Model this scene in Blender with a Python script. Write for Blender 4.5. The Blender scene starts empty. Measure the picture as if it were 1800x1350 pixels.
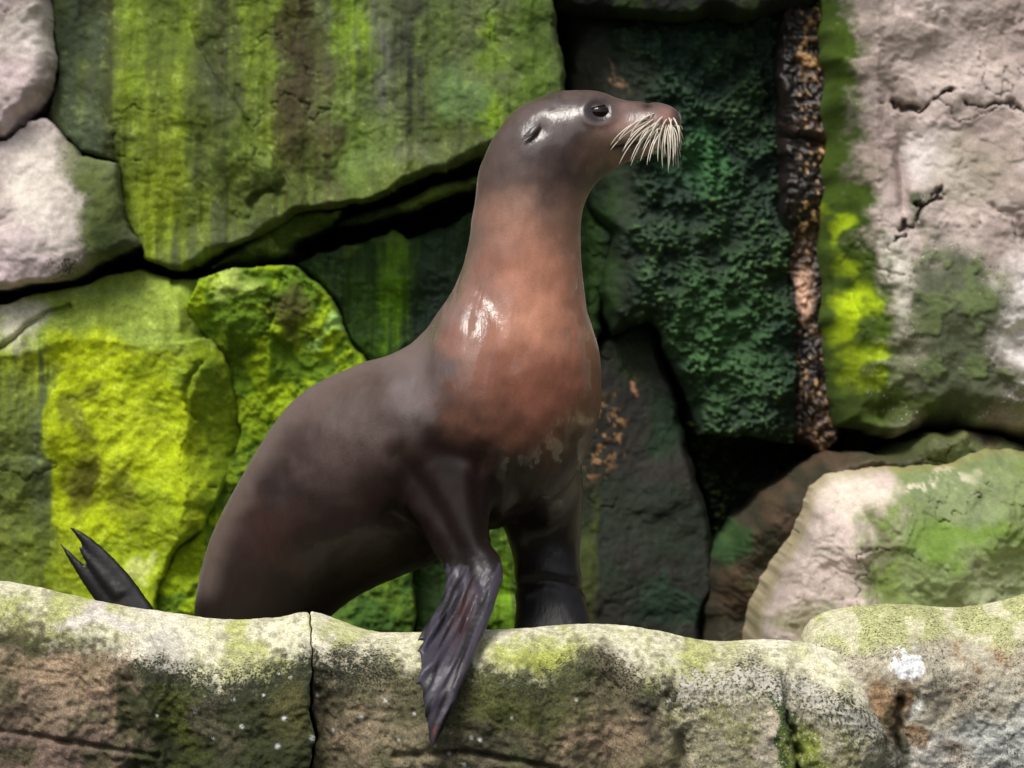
import bpy, math, random
import numpy as np
from mathutils import Vector

# ------------------------------------------------------------------ camera, sky, sun, exposure
S, DIST, CZ = 0.00105, 8.0, 1.5          # metres per photo pixel at y = 0, camera distance, camera height
scene = bpy.context.scene
COL = scene.collection
cam_d = bpy.data.cameras.new('camera')
cam = bpy.data.objects.new('camera', cam_d); COL.objects.link(cam)
cam.location = (0, -DIST, CZ); cam.rotation_euler = (math.radians(90), 0, 0)
cam_d.sensor_width = 36; cam_d.lens = 36 * DIST / (1800 * S)
cam_d.clip_start = 0.1; cam_d.clip_end = 2000
cam_d.dof.use_dof = True; cam_d.dof.focus_distance = 8.08; cam_d.dof.aperture_fstop = 4.0
scene.camera = cam

SUN_EL, SUN_AZ = math.radians(58), math.radians(208)   # azimuth clockwise from +Y
world = bpy.data.worlds.new('World'); scene.world = world; world.use_nodes = True
wn = world.node_tree; wn.nodes.clear()
sky = wn.nodes.new('ShaderNodeTexSky'); sky.sky_type = 'NISHITA'; sky.sun_disc = False
sky.sun_elevation = SUN_EL; sky.sun_rotation = SUN_AZ
sky.air_density = 1.0; sky.dust_density = 3.0
hsv = wn.nodes.new('ShaderNodeHueSaturation'); hsv.inputs['Saturation'].default_value = 0.35
bg = wn.nodes.new('ShaderNodeBackground'); bg.inputs['Strength'].default_value = 0.075
wo = wn.nodes.new('ShaderNodeOutputWorld')
wn.links.new(sky.outputs[0], hsv.inputs['Color']); wn.links.new(hsv.outputs[0], bg.inputs['Color'])
wn.links.new(bg.outputs[0], wo.inputs['Surface'])

sd_ = bpy.data.lights.new('sun', 'SUN'); sd_.energy = 1.5; sd_.angle = math.radians(24); sd_.color = (1.0, 0.96, 0.9)
sun = bpy.data.objects.new('sun', sd_); COL.objects.link(sun)
sdir = Vector((math.sin(SUN_AZ)*math.cos(SUN_EL), math.cos(SUN_AZ)*math.cos(SUN_EL), math.sin(SUN_EL)))
sun.rotation_euler = sdir.to_track_quat('Z', 'Y').to_euler(); sun.location = sdir * 20
vs_ = scene.view_settings
vs_.view_transform = 'Standard'; vs_.look = 'None'; vs_.gamma = 1.0; vs_.use_curve_mapping = False
vs_.exposure = 1.0

# ------------------------------------------------------------------ helpers
def P(px, py, y):
    k = S * (DIST + y) / DIST
    return np.array(((px - 900) * k, y, CZ + (675 - py) * k))

def lin(r, g, b, k=1.0):
    c = np.array((r, g, b)) / 255.0
    return np.where(c <= 0.04045, c / 12.92, ((c + 0.055) / 1.055) ** 2.4) * k

def _hash(ix, iy, iz, seed):
    h = (ix.astype(np.int64) * 374761393 + iy.astype(np.int64) * 668265263 + iz.astype(np.int64) * 2147483647 + seed * 1274126177) & 0xffffffff
    h = ((h ^ (h >> 13)) * 1274126177) & 0xffffffff
    h = ((h ^ (h >> 16)) * 2246822519) & 0xffffffff
    return ((h ^ (h >> 15)) & 0xffffff) / float(0xffffff)

def vnoise(x, y, z, seed):
    x, y, z = np.broadcast_arrays(np.asarray(x, float), np.asarray(y, float), np.asarray(z, float))
    ix, iy, iz = np.floor(x), np.floor(y), np.floor(z)
    fx, fy, fz = x - ix, y - iy, z - iz
    fx, fy, fz = [f*f*f*(f*(f*6-15)+10) for f in (fx, fy, fz)]
    r = 0
    for dx in (0, 1):
        for dy in (0, 1):
            for dz in (0, 1):
                w = (fx if dx else 1-fx) * (fy if dy else 1-fy) * (fz if dz else 1-fz)
                r = r + w * _hash(ix+dx, iy+dy, iz+dz, seed)
    return r

def fbm(x, y, z=0.0, o=4, seed=0, gain=0.5):
    a, s, r = 1.0, 0.0, 0.0
    for i in range(o):
        r = r + a * vnoise(np.asarray(x)*2.03**i + 17.3*i, np.asarray(y)*2.03**i + 5.1*i, np.asarray(z)*2.03**i, seed + i*31)
        s += a; a *= gain
    return np.clip((r / s - 0.5) * 1.5 + 0.5, 0, 1)

def worley(x, y, seed=0):
    ix, iy = np.floor(x), np.floor(y)
    best = np.full(np.shape(x), 9.0); cid = np.zeros(np.shape(x))
    for dx in (-1, 0, 1):
        for dy in (-1, 0, 1):
            cx, cy = ix+dx, iy+dy
            hx = cx + _hash(cx, cy, cx*0+1, seed); hy = cy + _hash(cx, cy, cx*0+2, seed)
            d = (hx-x)**2 + (hy-y)**2
            m = d < best
            best = np.where(m, d, best); cid = np.where(m, _hash(cx, cy, cx*0+3, seed), cid)
    return np.sqrt(best), cid

def ss(a, b, x):
    t = np.clip((x - a) / (b - a), 0, 1); return t*t*(3-2*t)

def mix(a, b, f):
    f = np.asarray(f)[..., None]; return a*(1-f) + np.asarray(b)*f

def polyline_d(px, py, pts):
    """distance to polyline and signed side (positive = left of travel in image, y down)"""
    best = np.full(np.shape(px), 1e9); side = np.zeros(np.shape(px))
    for (ax, ay), (bx, by) in zip(pts[:-1], pts[1:]):
        dx, dy = bx-ax, by-ay
        t = np.clip(((px-ax)*dx + (py-ay)*dy) / (dx*dx+dy*dy), 0, 1)
        d = np.hypot(px-ax-t*dx, py-ay-t*dy)
        m = d < best
        best = np.where(m, d, best); side = np.where(m, np.sign(dx*(py-ay) - dy*(px-ax)), side)
    return best, side

def poly_sd(px, py, poly):
    inside = np.zeros(np.shape(px), bool); n = len(poly)
    best = np.full(np.shape(px), 1e9)
    for i in range(n):
        (ax, ay), (bx, by) = poly[i], poly[(i+1) % n]
        if ay != by:
            c = ((ay > py) != (by > py)) & (px < (bx-ax)*(py-ay)/(by-ay) + ax)
            inside ^= c
        dx, dy = bx-ax, by-ay
        t = np.clip(((px-ax)*dx + (py-ay)*dy) / max(dx*dx+dy*dy, 1e-9), 0, 1)
        best = np.minimum(best, np.hypot(px-ax-t*dx, py-ay-t*dy))
    return np.where(inside, best, -best)

def axis(lo, hi, f0, f1, step):
    """grid coordinates: fine between f0 and f1, growing steps outside"""
    a = list(np.arange(max(lo, f0), min(hi, f1) + step, step)) if min(hi, f1) > max(lo, f0) else [max(lo, min(hi, f0))]
    s = step
    while a[-1] < hi: s = min(s*1.08, 13); a.append(a[-1] + s)
    s = step
    while a[0] > lo: s = min(s*1.08, 13); a.insert(0, a[0] - s)
    return np.array(a)

def make_mesh(name, co, faces_q, attrs=None, mat=None, parent=None, smooth=True, flat_faces=None):
    me = bpy.data.meshes.new(name)
    if isinstance(faces_q, np.ndarray):
        nf = len(faces_q); k = faces_q.shape[1]
        me.vertices.add(len(co)); me.vertices.foreach_set('co', np.asarray(co, np.float32).ravel())
        me.loops.add(nf*k); me.loops.foreach_set('vertex_index', faces_q.astype(np.int32).ravel())
        me.polygons.add(nf); me.polygons.foreach_set('loop_start', np.arange(0, nf*k, k, dtype=np.int32))
        me.update(calc_edges=True); me.validate()
    else:
        me.from_pydata([tuple(c) for c in co], [], faces_q); me.update()
    me.polygons.foreach_set('use_smooth', np.full(len(me.polygons), smooth))
    for k, v in (attrs or {}).items():
        v = np.asarray(v, np.float32)
        if v.shape[1] == 3: v = np.concatenate([v, np.ones((len(v), 1), np.float32)], 1)
        a = me.color_attributes.new(k, 'FLOAT_COLOR', 'POINT'); a.data.foreach_set('color', v.ravel())
    if mat: me.materials.append(mat)
    o = bpy.data.objects.new(name, me); COL.objects.link(o)
    if parent: o.parent = parent
    return o

def tag(o, label=None, cat=None, group=None, kind=None):
    for k, v in (('label', label), ('category', cat), ('group', group), ('kind', kind)):
        if v: o[k] = v
    return o

# ------------------------------------------------------------------ materials
def nodes(name):
    m = bpy.data.materials.new(name); m.use_nodes = True
    nt = m.node_tree; b = nt.nodes['Principled BSDF']
    return m, nt, b

def N(nt, t, **kw):
    n = nt.nodes.new(t)
    for k, v in kw.items():
        if k in n.inputs: n.inputs[k].default_value = v
        else: setattr(n, k, v)
    return n

def rock_material(name, grain=0.35, grain_scale=260, bump=0.35, rough=(0.55, 0.9), spec=0.35):
    """albedo from the painted stains (alb); mask.r dark grit, mask.g pale grit, mask.b wetness"""
    m, nt, b = nodes(name); L = nt.links.new
    tc = N(nt, 'ShaderNodeTexCoord')
    alb = N(nt, 'ShaderNodeAttribute', attribute_name='alb')
    msk = N(nt, 'ShaderNodeAttribute', attribute_name='mask')
    sep = N(nt, 'ShaderNodeSeparateColor'); L(msk.outputs['Color'], sep.inputs[0])
    n1 = N(nt, 'ShaderNodeTexNoise', Scale=grain_scale, Detail=5.0, Roughness=0.65); L(tc.outputs['Object'], n1.inputs['Vector'])
    n2 = N(nt, 'ShaderNodeTexNoise', Scale=grain_scale*0.22, Detail=4.0, Roughness=0.6); L(tc.outputs['Object'], n2.inputs['Vector'])
    # multiplicative grain
    mr = N(nt, 'ShaderNodeMapRange'); mr.inputs['From Min'].default_value = 0.3; mr.inputs['From Max'].default_value = 0.7
    mr.inputs['To Min'].default_value = 1-grain; mr.inputs['To Max'].default_value = 1+grain
    L(n1.outputs['Fac'], mr.inputs['Value'])
    mr2 = N(nt, 'ShaderNodeMapRange'); mr2.inputs['From Min'].default_value = 0.3; mr2.inputs['From Max'].default_value = 0.7
    mr2.inputs['To Min'].default_value = 1-grain*0.6; mr2.inputs['To Max'].default_value = 1+grain*0.6
    L(n2.outputs['Fac'], mr2.inputs['Value'])
    mul = N(nt, 'ShaderNodeMath', operation='MULTIPLY'); L(mr.outputs[0], mul.inputs[0]); L(mr2.outputs[0], mul.inputs[1])
    vm = N(nt, 'ShaderNodeVectorMath', operation='SCALE'); L(alb.outputs['Color'], vm.inputs[0]); L(mul.outputs[0], vm.inputs['Scale'])
    # dark grit
    g1 = N(nt, 'ShaderNodeTexNoise', Scale=grain_scale*0.75, Detail=3.0, Roughness=0.7); L(tc.outputs['Object'], g1.inputs['Vector'])
    def thresh(noise, maskout, width):
        a = N(nt, 'ShaderNodeMapRange'); a.inputs['From Min'].default_value = 0; a.inputs['From Max'].default_value = 1
        a.inputs['To Min'].default_value = 0.80; a.inputs['To Max'].default_value = 0.36
        L(maskout, a.inputs['Value'])
        s = N(nt, 'ShaderNodeMath', operation='SUBTRACT'); L(noise.outputs['Fac'], s.inputs[0]); L(a.outputs[0], s.inputs[1])
        d = N(nt, 'ShaderNodeMath', operation='DIVIDE', use_clamp=True); L(s.outputs[0], d.inputs[0]); d.inputs[1].default_value = width
        return d
    dk = thresh(g1, sep.outputs[0], 0.16)
    mx = N(nt, 'ShaderNodeMix', data_type='RGBA'); mx.inputs[7].default_value = (0.018, 0.02, 0.01, 1)
    L(dk.outputs[0], mx.inputs[0]); L(vm.outputs[0], mx.inputs[6])
    g2 = N(nt, 'ShaderNodeTexNoise', Scale=grain_scale*0.6, Detail=3.0, Roughness=0.7)
    mp = N(nt, 'ShaderNodeMapping'); mp.inputs['Location'].default_value = (3.1, 7.7, 1.9)
    L(tc.outputs['Object'], mp.inputs['Vector']); L(mp.outputs[0], g2.inputs['Vector'])
    pl = thresh(g2, sep.outputs[1], 0.10)
    mx2 = N(nt, 'ShaderNodeMix', data_type='RGBA'); mx2.inputs[7].default_value = (0.52, 0.49, 0.42, 1)
    L(pl.outputs[0], mx2.inputs[0]); L(mx.outputs[2], mx2.inputs[6])
    L(mx2.outputs[2], b.inputs['Base Color'])
    rr = N(nt, 'ShaderNodeMapRange'); rr.inputs['To Min'].default_value = rough[1]; rr.inputs['To Max'].default_value = rough[0]*0.45
    L(sep.outputs[2], rr.inputs['Value']); L(rr.outputs[0], b.inputs['Roughness'])
    b.inputs['Specular IOR Level'].default_value = spec
    add = N(nt, 'ShaderNodeMath', operation='MULTIPLY_ADD'); L(n1.outputs['Fac'], add.inputs[0]); add.inputs[1].default_value = 0.7
    h2 = N(nt, 'ShaderNodeMath', operation='MULTIPLY'); L(n2.outputs['Fac'], h2.inputs[0]); h2.inputs[1].default_value = 0.45; L(h2.outputs[0], add.inputs[2])
    bp = N(nt, 'ShaderNodeBump', Strength=bump, Distance=0.012); L(add.outputs[0], bp.inputs['Height'])
    L(bp.outputs[0], b.inputs['Normal'])
    return m

M_WALL = rock_material('mossy_rock', grain=0.32, grain_scale=210, bump=0.2)
M_PALE = rock_material('bare_rock', grain=0.16, grain_scale=210, bump=0.07)
M_LEDGE = rock_material('gritty_rock', grain=0.5, grain_scale=300, bump=0.4)

def simple(name, col, rough=0.5, spec=0.5, coat=0.0):
    m, nt, b = nodes(name)
    b.inputs['Base Color'].default_value = (*col, 1); b.inputs['Roughness'].default_value = rough
    b.inputs['Specular IOR Level'].default_value = spec; b.inputs['Coat Weight'].default_value = coat
    return m

# ------------------------------------------------------------------ large setting
def sheet(name, x0, x1, y0, y1, z, mat):
    o = make_mesh(name, [(x0, y0, z), (x1, y0, z), (x1, y1, z), (x0, y1, z)], [(0, 1, 2, 3)], None, mat)
    return tag(o, kind='structure')

m_ground, nt, b = nodes('ground_earth')
n = N(nt, 'ShaderNodeTexNoise', Scale=3.0, Detail=6.0); r = N(nt, 'ShaderNodeValToRGB')
r.color_ramp.elements[0].color = (0.03, 0.035, 0.018, 1); r.color_ramp.elements[1].color = (0.09, 0.085, 0.05, 1)
nt.links.new(n.outputs['Fac'], r.inputs[0]); nt.links.new(r.outputs[0], b.inputs['Base Color']); b.inputs['Roughness'].default_value = 0.9
tag(sheet('ground', -300, 300, -300, 300, -0.4, m_ground), label='dark earth under the enclosure', cat='ground')

m_water, nt, b = nodes('pool_water')
b.inputs['Base Color'].default_value = (0.012, 0.022, 0.016, 1); b.inputs['Roughness'].default_value = 0.06
n = N(nt, 'ShaderNodeTexNoise', Scale=5.0, Detail=3.0); bp = N(nt, 'ShaderNodeBump', Strength=0.3, Distance=0.03)
nt.links.new(n.outputs['Fac'], bp.inputs['Height']); nt.links.new(bp.outputs[0], b.inputs['Normal'])
tag(sheet('pool_water', -14, 14, -11, 3, 0.0, m_water), label='dark green pool water below the ledge', cat='water')

def bank():  # unseen bank ring, added to cut the low sky and darken reflections
    az = np.linspace(math.radians(95), math.radians(445), 200); hh = np.linspace(0, 1, 40)      # open only where the cliff stands
    A, H = np.meshgrid(az, hh)
    top = 5.6 + 1.6*(fbm(A*5, A*0, 0, 4, 201)-0.5)*2
    R = 13.5 + 2.2*H + 1.6*(fbm(A*9, H*5, 0, 4, 202)-0.5)*2
    co = np.stack([R*np.cos(A), R*np.sin(A)-1.0, -0.5 + H*top], -1).reshape(-1, 3); i = np.arange(A.size).reshape(A.shape)
    m = (co[:, 1].reshape(A.shape) < 2.2); 
    cells = m[:-1, :-1] & m[1:, 1:]
    q = np.stack([i[:-1, :-1], i[1:, :-1], i[1:, 1:], i[:-1, 1:]], -1)[cells]
    n = fbm(co[:, 0]*1.6, co[:, 2]*1.6, co[:, 1]*1.6, 5, 203)
    alb = mix(np.tile(lin(22, 28, 14), (len(co), 1)), lin(66, 68, 44), ss(0.35, 0.75, n))
    o = make_mesh('sky_block_bank', co, q, {'alb': alb, 'mask': np.zeros((len(co), 3))}, M_WALL)
    tag(o, 'unseen dark bank added to block low sky', 'bank', kind='structure')
# ------------------------------------------------------------------ rocks of the cliff behind
class C: pass
def context(px, py, seed):
    c = C(); c.px, c.py = px, py
    c.w1 = fbm(px/60, py/60, 0, 4, seed+1) - 0.5; c.w2 = fbm(px/60, py/60, 0, 4, seed+2) - 0.5
    c.U = px + 70*c.w1; c.V = py + 70*c.w2
    c.n1 = fbm(px/150, py/150, 0, 4, seed+3); c.n2 = fbm(px/38, py/38, 0, 4, seed+4); c.n3 = fbm(px/9, py/9, 0, 3, seed+5)
    c.st = fbm(px/26, py/420, 0, 4, seed+6); c.st2 = fbm(px/9, py/150, 0, 4, seed+7)
    return c

def ell(c, cx, cy, rx, ry, soft=0.5, raw=False):
    u, v = (c.px, c.py) if raw else (c.U, c.V)
    d = np.sqrt(((u-cx)/rx)**2 + ((v-cy)/ry)**2)
    return 1 - ss(1-soft, 1+soft, d)

def band(c, x0, x1, y0, y1, sx=24, sy=80):
    """a run of algae or seepage: soft rectangle following the drip direction"""
    u = c.px + 46*c.w1 + 22*(c.st2-0.5) + 26*(c.st-0.5); v = c.py + 150*(c.st2-0.5)
    return ss(x0-sx, x0+sx, u)*(1-ss(x1-sx, x1+sx, u))*ss(y0-sy, y0+sy, v)*(1-ss(y1-sy, y1+sy, v))

def terrace(x, y, seed, n):
    """broken, layered relief: flat treads with short steep risers"""
    t = fbm(x, y, 0, 5, seed, 0.45)*n; f = np.floor(t); return (f + ss(0.62, 1.0, t-f))/n

def fissure(px, py, seed):
    n = fbm(px/130, py/130, 0, 5, seed+51, 0.5); m = 0.7*ss(0.6, 0.74, fbm(px/170, py/170, 0, 2, seed+52))
    return np.exp(-((n-0.5)/0.008)**2)*m

def rock(name, poly, yref, color, label, depth=None, edge_w=28, edge_d=0.10, rough=0.05, seed=0, step=2.6, wobble=14, back=0.7, cat='rock', group=None, mat=None, fine=0.0025, lump=0.07, chip=0.036):
    poly = [tuple(map(float, p)) for p in poly]
    xs = [p[0] for p in poly]; ys = [p[1] for p in poly]
    gx = axis(min(xs)-25, max(xs)+25, -60, 1860, step); gy = axis(min(ys)-25, max(ys)+25, -60, 1140, step)
    px, py = np.meshgrid(gx, gy)
    sdf = poly_sd(px + 9*(fbm(px/60, py/60, 0, 5, 11, 0.5)-0.5)*2, py + 9*(fbm(px/60, py/60, 0, 5, 12, 0.5)-0.5)*2, poly)   # one noise for all: neighbours fit
    gyy, gxx = np.gradient(sdf, gy, gx)
    gl = np.maximum(np.hypot(gxx, gyy), 0.3)
    out = sdf < 0
    px2 = np.where(out, px - sdf*gxx/gl**2, px); py2 = np.where(out, py - sdf*gyy/gl**2, py)
    keep = (~out)
    cells = (keep[:-1, :-1] | keep[1:, :-1] | keep[:-1, 1:] | keep[1:, 1:])
    idx = np.arange(px.size).reshape(px.shape)
    q = np.stack([idx[:-1, :-1][cells], idx[1:, :-1][cells], idx[1:, 1:][cells], idx[:-1, 1:][cells]], 1)
    used = np.unique(q); remap = np.full(px.size, -1); remap[used] = np.arange(len(used)); q = remap[q]
    X, Y, sdv = px2.ravel()[used], py2.ravel()[used], np.maximum(sdf.ravel()[used], 0)
    c = context(X, Y, seed*100)
    c.sd = sdv
    rr = np.clip(sdv/(edge_w*(0.25+1.5*fbm(X/55, Y/55, 0, 3, seed+31))), 0, 1)
    sd2 = poly_sd(X + 9*(fbm(X/60, Y/60, 0, 2, 11, 0.5)-0.5)*2, Y + 9*(fbm(X/60, Y/60, 0, 2, 12, 0.5)-0.5)*2, poly)
    sdv_s = np.minimum(np.maximum(sd2+2, 0), sdv*3)
    rr = np.clip(sdv_s/(edge_w*(0.4+1.2*fbm(X/70, Y/70, 0, 2, seed+31))), 0, 1)
    if callable(edge_d): edge_d = edge_d(X, Y)
    y = yref + edge_d*(1-np.sqrt(np.maximum(1-(1-rr)**2, 0)))
    y = y + rough*2.2*(0.5-fbm(X/230, Y/230, 0, 4, seed+21, 0.33)) + rough*lump*(0.5-fbm(X/60, Y/60, 0, 4, seed+22)) + fine*2*(0.5-fbm(X/14, Y/14, 0, 4, seed+23))
    c.fis = fissure(X, Y, seed)
    y = y - chip*(terrace(X/110 + 0.5*c.w1, Y/85 + 0.5*c.w2, seed+41, 7)-0.5) + 0.010*c.fis*(chip > 0)
    if depth is not None: y = y + depth(c)
    k = S*(DIST+yref)/DIST
    co = np.stack([(X-900)*k, y, CZ+(675-Y)*k], 1)
    res = color(c)
    alb, mask = res if isinstance(res, tuple) else (res, np.zeros((len(X), 3)))
    alb = alb*(0.78 + 0.26*c.n2 + 0.22*c.n3)[:, None]*(1-0.5*c.fis)[:, None]
    # sides running back into the hill
    e = np.concatenate([q[:, [0, 1]], q[:, [1, 2]], q[:, [2, 3]], q[:, [3, 0]]])
    key = np.sort(e, 1); kk = key[:, 0].astype(np.int64)*len(X) + key[:, 1]
    _, inv, cnt = np.unique(kk, return_inverse=True, return_counts=True)
    be = e[cnt[inv] == 1]
    bv = np.unique(be); nb = np.full(len(X), -1); nb[bv] = len(X) + np.arange(len(bv))
    cb = co[bv].copy(); cb[:, 1] = yref + back
    side = np.stack([be[:, 1], be[:, 0], nb[be[:, 0]], nb[be[:, 1]]], 1)
    co = np.concatenate([co, cb]); alb = np.concatenate([alb, alb[bv]]); mask = np.concatenate([mask, mask[bv]])
    o = make_mesh(name, co, np.concatenate([q, side]), {'alb': np.clip(alb, 0.002, 0.85), 'mask': mask}, mat or M_WALL)
    return tag(o, label, cat, group)

# colours of stone and growth (real base colours, measured as sRGB swatches)
STONE = lin(196, 178, 178); STONE2 = lin(160, 146, 140); PALE = lin(222, 212, 200)
LIME = lin(178, 196, 8); LEAF = lin(110, 132, 22); OLIVE = lin(78, 92, 30); SAGE = lin(122, 142, 74); DEEP = lin(34, 48, 16)
BARK = lin(64, 54, 26); SOOT = lin(26, 28, 22); TEAL = lin(26, 62, 34); GREYG = lin(92, 100, 74); RUST = lin(150, 100, 56)

def masks(n, dark=0, pale=0, wet=0):
    return np.stack([np.broadcast_to(dark, n), np.broadcast_to(pale, n), np.broadcast_to(wet, n)], 1).astype(float)

# --- pale boulders at the left margin
def col_pale_top(c):
    a = mix(mix(np.tile(STONE2, (len(c.px), 1)), STONE, ss(0.3, 0.7, c.n1)), PALE, 0.6*ell(c, 50, 60, 45, 60))
    a = mix(a, lin(110, 96, 84), 0.5*ss(0.55, 0.75, c.n2)*(1-ss(0, 60, c.sd)))
    return a, masks(len(c.px), 0.1*c.n2, 0.1)
rock('boulder', [(-900, -1200), (70, -1200), (72, -40), (85, 30), (93, 95), (82, 150), (50, 190), (0, 245), (-900, 320)], 1.12, col_pale_top,
     'pale lavender grey boulder face above the cleft, beside the streaked green slab', mat=M_PALE, chip=0.01, seed=1, edge_w=40, edge_d=0.09, wobble=8)

def col_pale_low(c):
    a = mix(np.tile(STONE2, (len(c.px), 1)), STONE, ss(0.3, 0.7, c.n1))
    a = mix(a, PALE, 0.7*ell(c, 70, 330, 60, 120))
    g = ss(75, 190, c.U + 50*(c.n3-0.5) + 40*(c.n2-0.5))
    a = mix(a, lin(96, 106, 66), 0.85*g); a = mix(a, OLIVE, 0.8*ell(c, 175, 350, 50, 110)); a = mix(a, DEEP, 0.7*ell(c, 205, 400, 30, 60))
    d = 0.55*ss(70, 120, c.U)*(1-ss(140, 200, c.U)) + 0.4*ell(c, 60, 480, 80, 40)
    return a, masks(len(c.px), np.clip(d, 0, 1), 0.15*g)
rock('boulder', [(-900, 300), (0, 252), (40, 212), (72, 205), (102, 232), (135, 272), (200, 288), (212, 380), (236, 430), (110, 486), (-10, 506), (-900, 620)], 1.10, col_pale_low,
     'pale grey boulder fading to moss on one side, just above the diagonal crack', mat=M_PALE, chip=0.012, seed=2, edge_w=22, edge_d=lambda X, Y: 0.02+0.04*ss(400, 470, Y), wobble=8)

# --- upper streaked slab
RIDGE = [(380, 130), (410, 180), (445, 228), (482, 272), (514, 318)]
def dep_upper(c):
    d, s = polyline_d(c.px + 14*c.w1, c.py + 14*c.w2, RIDGE)
    near = 1-ss(20, 130, d)
    step = -0.04*near*ss(-5, 5, s*d)            # the lower left side stands proud of the upper one
    t = ((c.U-478)*0.82 - (c.V-350)*0.57); u = ((c.U-478)*0.57 + (c.V-350)*0.82)
    step = step + 0.03*np.exp(-(t/40)**2-(u/12)**2)
    fold = 0.035*np.exp(-((c.px-205-0.02*(c.py-300))/16)**2)*ss(200, 300, c.py)
    run = 0.014*(0.5-c.st)
    lean = 0.00012*(c.py-250)*(-1)              # the foot of the slab leans out
    lip = -0.03*np.exp(-(c.sd/45)**2)*ss(300, 420, c.py)
    return step + fold*0.5 + run + lean + lip
def col_upper(c):
    n = len(c.px)
    a = np.tile(OLIVE, (n, 1)); a = mix(a, GREYG, 0.5*ss(0.4, 0.7, c.n1))
    a = mix(a, lin(74, 86, 62), 0.8*band(c, 95, 170, -900, 420)); a = mix(a, lin(60, 66, 20), 0.85*band(c, 165, 218, -900, 470))
    a = mix(a, LEAF, 0.85*band(c, 215, 345, -900, 460)); a = mix(a, lin(138, 154, 20), 0.7*band(c, 225, 330, 190, 450, 30))
    a = mix(a, lin(64, 70, 26), 0.75*band(c, 372, 445, -900, 190)); a = mix(a, LEAF, 0.8*band(c, 436, 480, -900, 260))
    a = mix(a, lin(94, 112, 40), 0.7*ell(c, 420, 290, 70, 60)); a = mix(a, SAGE, 0.8*ell(c, 486, 300, 24, 34, raw=True))
    a = mix(a, lin(120, 142, 34), 0.7*ell(c, 500, 250, 22, 70))
    a = mix(a, BARK, 0.9*band(c, 482, 545, -900, 360)); a = mix(a, lin(78, 66, 40), 0.6*band(c, 545, 600, 60, 330))
    a = mix(a, lin(120, 150, 12), 0.9*band(c, 598, 640, -900, 120)); a = mix(a, lin(100, 124, 40), 0.75*band(c, 590, 650, 150, 350))
    a = mix(a, lin(96, 96, 88), 0.8*band(c, 646, 685, 20, 220)); a = mix(a, lin(52, 54, 40), 0.85*band(c, 690, 745, -900, 190))
    a = mix(a, SAGE, 0.7*ell(c, 660, 250, 50, 50)); a = mix(a, lin(112, 116, 88), 0.6*ell(c, 740, 270, 60, 30))
    a = mix(a, lin(88, 108, 40), 0.6*band(c, 745, 800, -900, 280)); a = mix(a, lin(100, 130, 70), 0.7*ell(c, 825, 180, 40, 50))
    a = mix(a, lin(108, 138, 20), 0.8*ell(c, 868, 60, 24, 50, .8)); a = mix(a, lin(118, 150, 16), 0.8*ell(c, 872, 215, 26, 50, .8))
    a = mix(a, lin(74, 100, 14), 0.8*band(c, 890, 985, -900, 260))
    a = mix(a, lin(40, 44, 22), 0.45*ss(0.5, 0.85, fbm(c.px/55, c.py/500, 0, 4, 333))); a = mix(a, LEAF, 0.12*ss(0.5, 0.8, c.st2)); a = a*(0.72+0.35*c.n2[:, None])
    a = mix(a, lin(168, 176, 110), 0.18*ss(0.78, 0.86, c.n3)*ss(0.4, 0.6, c.n2))
    wh = 0.5*band(c, 90, 150, 0, 300)
    return a, masks(n, 0.25*ss(0.45, 0.8, c.n1), 0.3*wh, 0.15)
rock('rock_slab', [(62, -1200), (78, -30), (92, 30), (101, 95), (92, 160), (78, 205), (112, 236), (140, 268), (206, 288), (216, 380), (238, 428), (252, 455), (340, 473), (372, 455),
     (450, 408), (520, 376), (600, 366), (690, 330), (770, 298), (862, 262), (1005, 215), (992, 110), (968, 0), (960, -1200)], 1.22, col_upper,
     'tall rock slab streaked with green and brown algae above the long diagonal crack', depth=dep_upper, chip=0.016, seed=3, edge_w=14, edge_d=lambda X, Y: 0.02 + 0.07*ss(230, 330, X), rough=0.035)

# --- wedge in the crack
def col_wedge(c):
    a = mix(np.tile(lin(78, 96, 30), (len(c.px), 1)), lin(130, 150, 70), ss(0.45, 0.7, c.n2)); a = mix(a, SAGE, 0.8*ell(c, 470, 388, 30, 14)); return a
rock('rock_wedge', [(352, 480), (420, 432), (470, 384), (520, 372), (600, 372), (580, 396), (530, 424), (470, 458), (400, 474)], 1.27, col_wedge,
     'narrow mossy wedge of rock jammed in the diagonal crack', seed=4, edge_w=16, edge_d=0.08, rough=0.03, wobble=6)

def col_sliver(c):
    return mix(np.tile(lin(46, 58, 18), (len(c.px), 1)), lin(88, 104, 34), ss(0.4, 0.7, c.n2))
rock('rock_sliver', [(590, 402), (640, 372), (700, 350), (780, 322), (870, 292), (870, 316), (770, 346), (700, 372), (640, 398)], 1.33, col_sliver,
     'thin dark green sliver of rock inside the diagonal crack near the neck', seed=17, edge_w=8, edge_d=0.05, rough=0.03)
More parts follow.
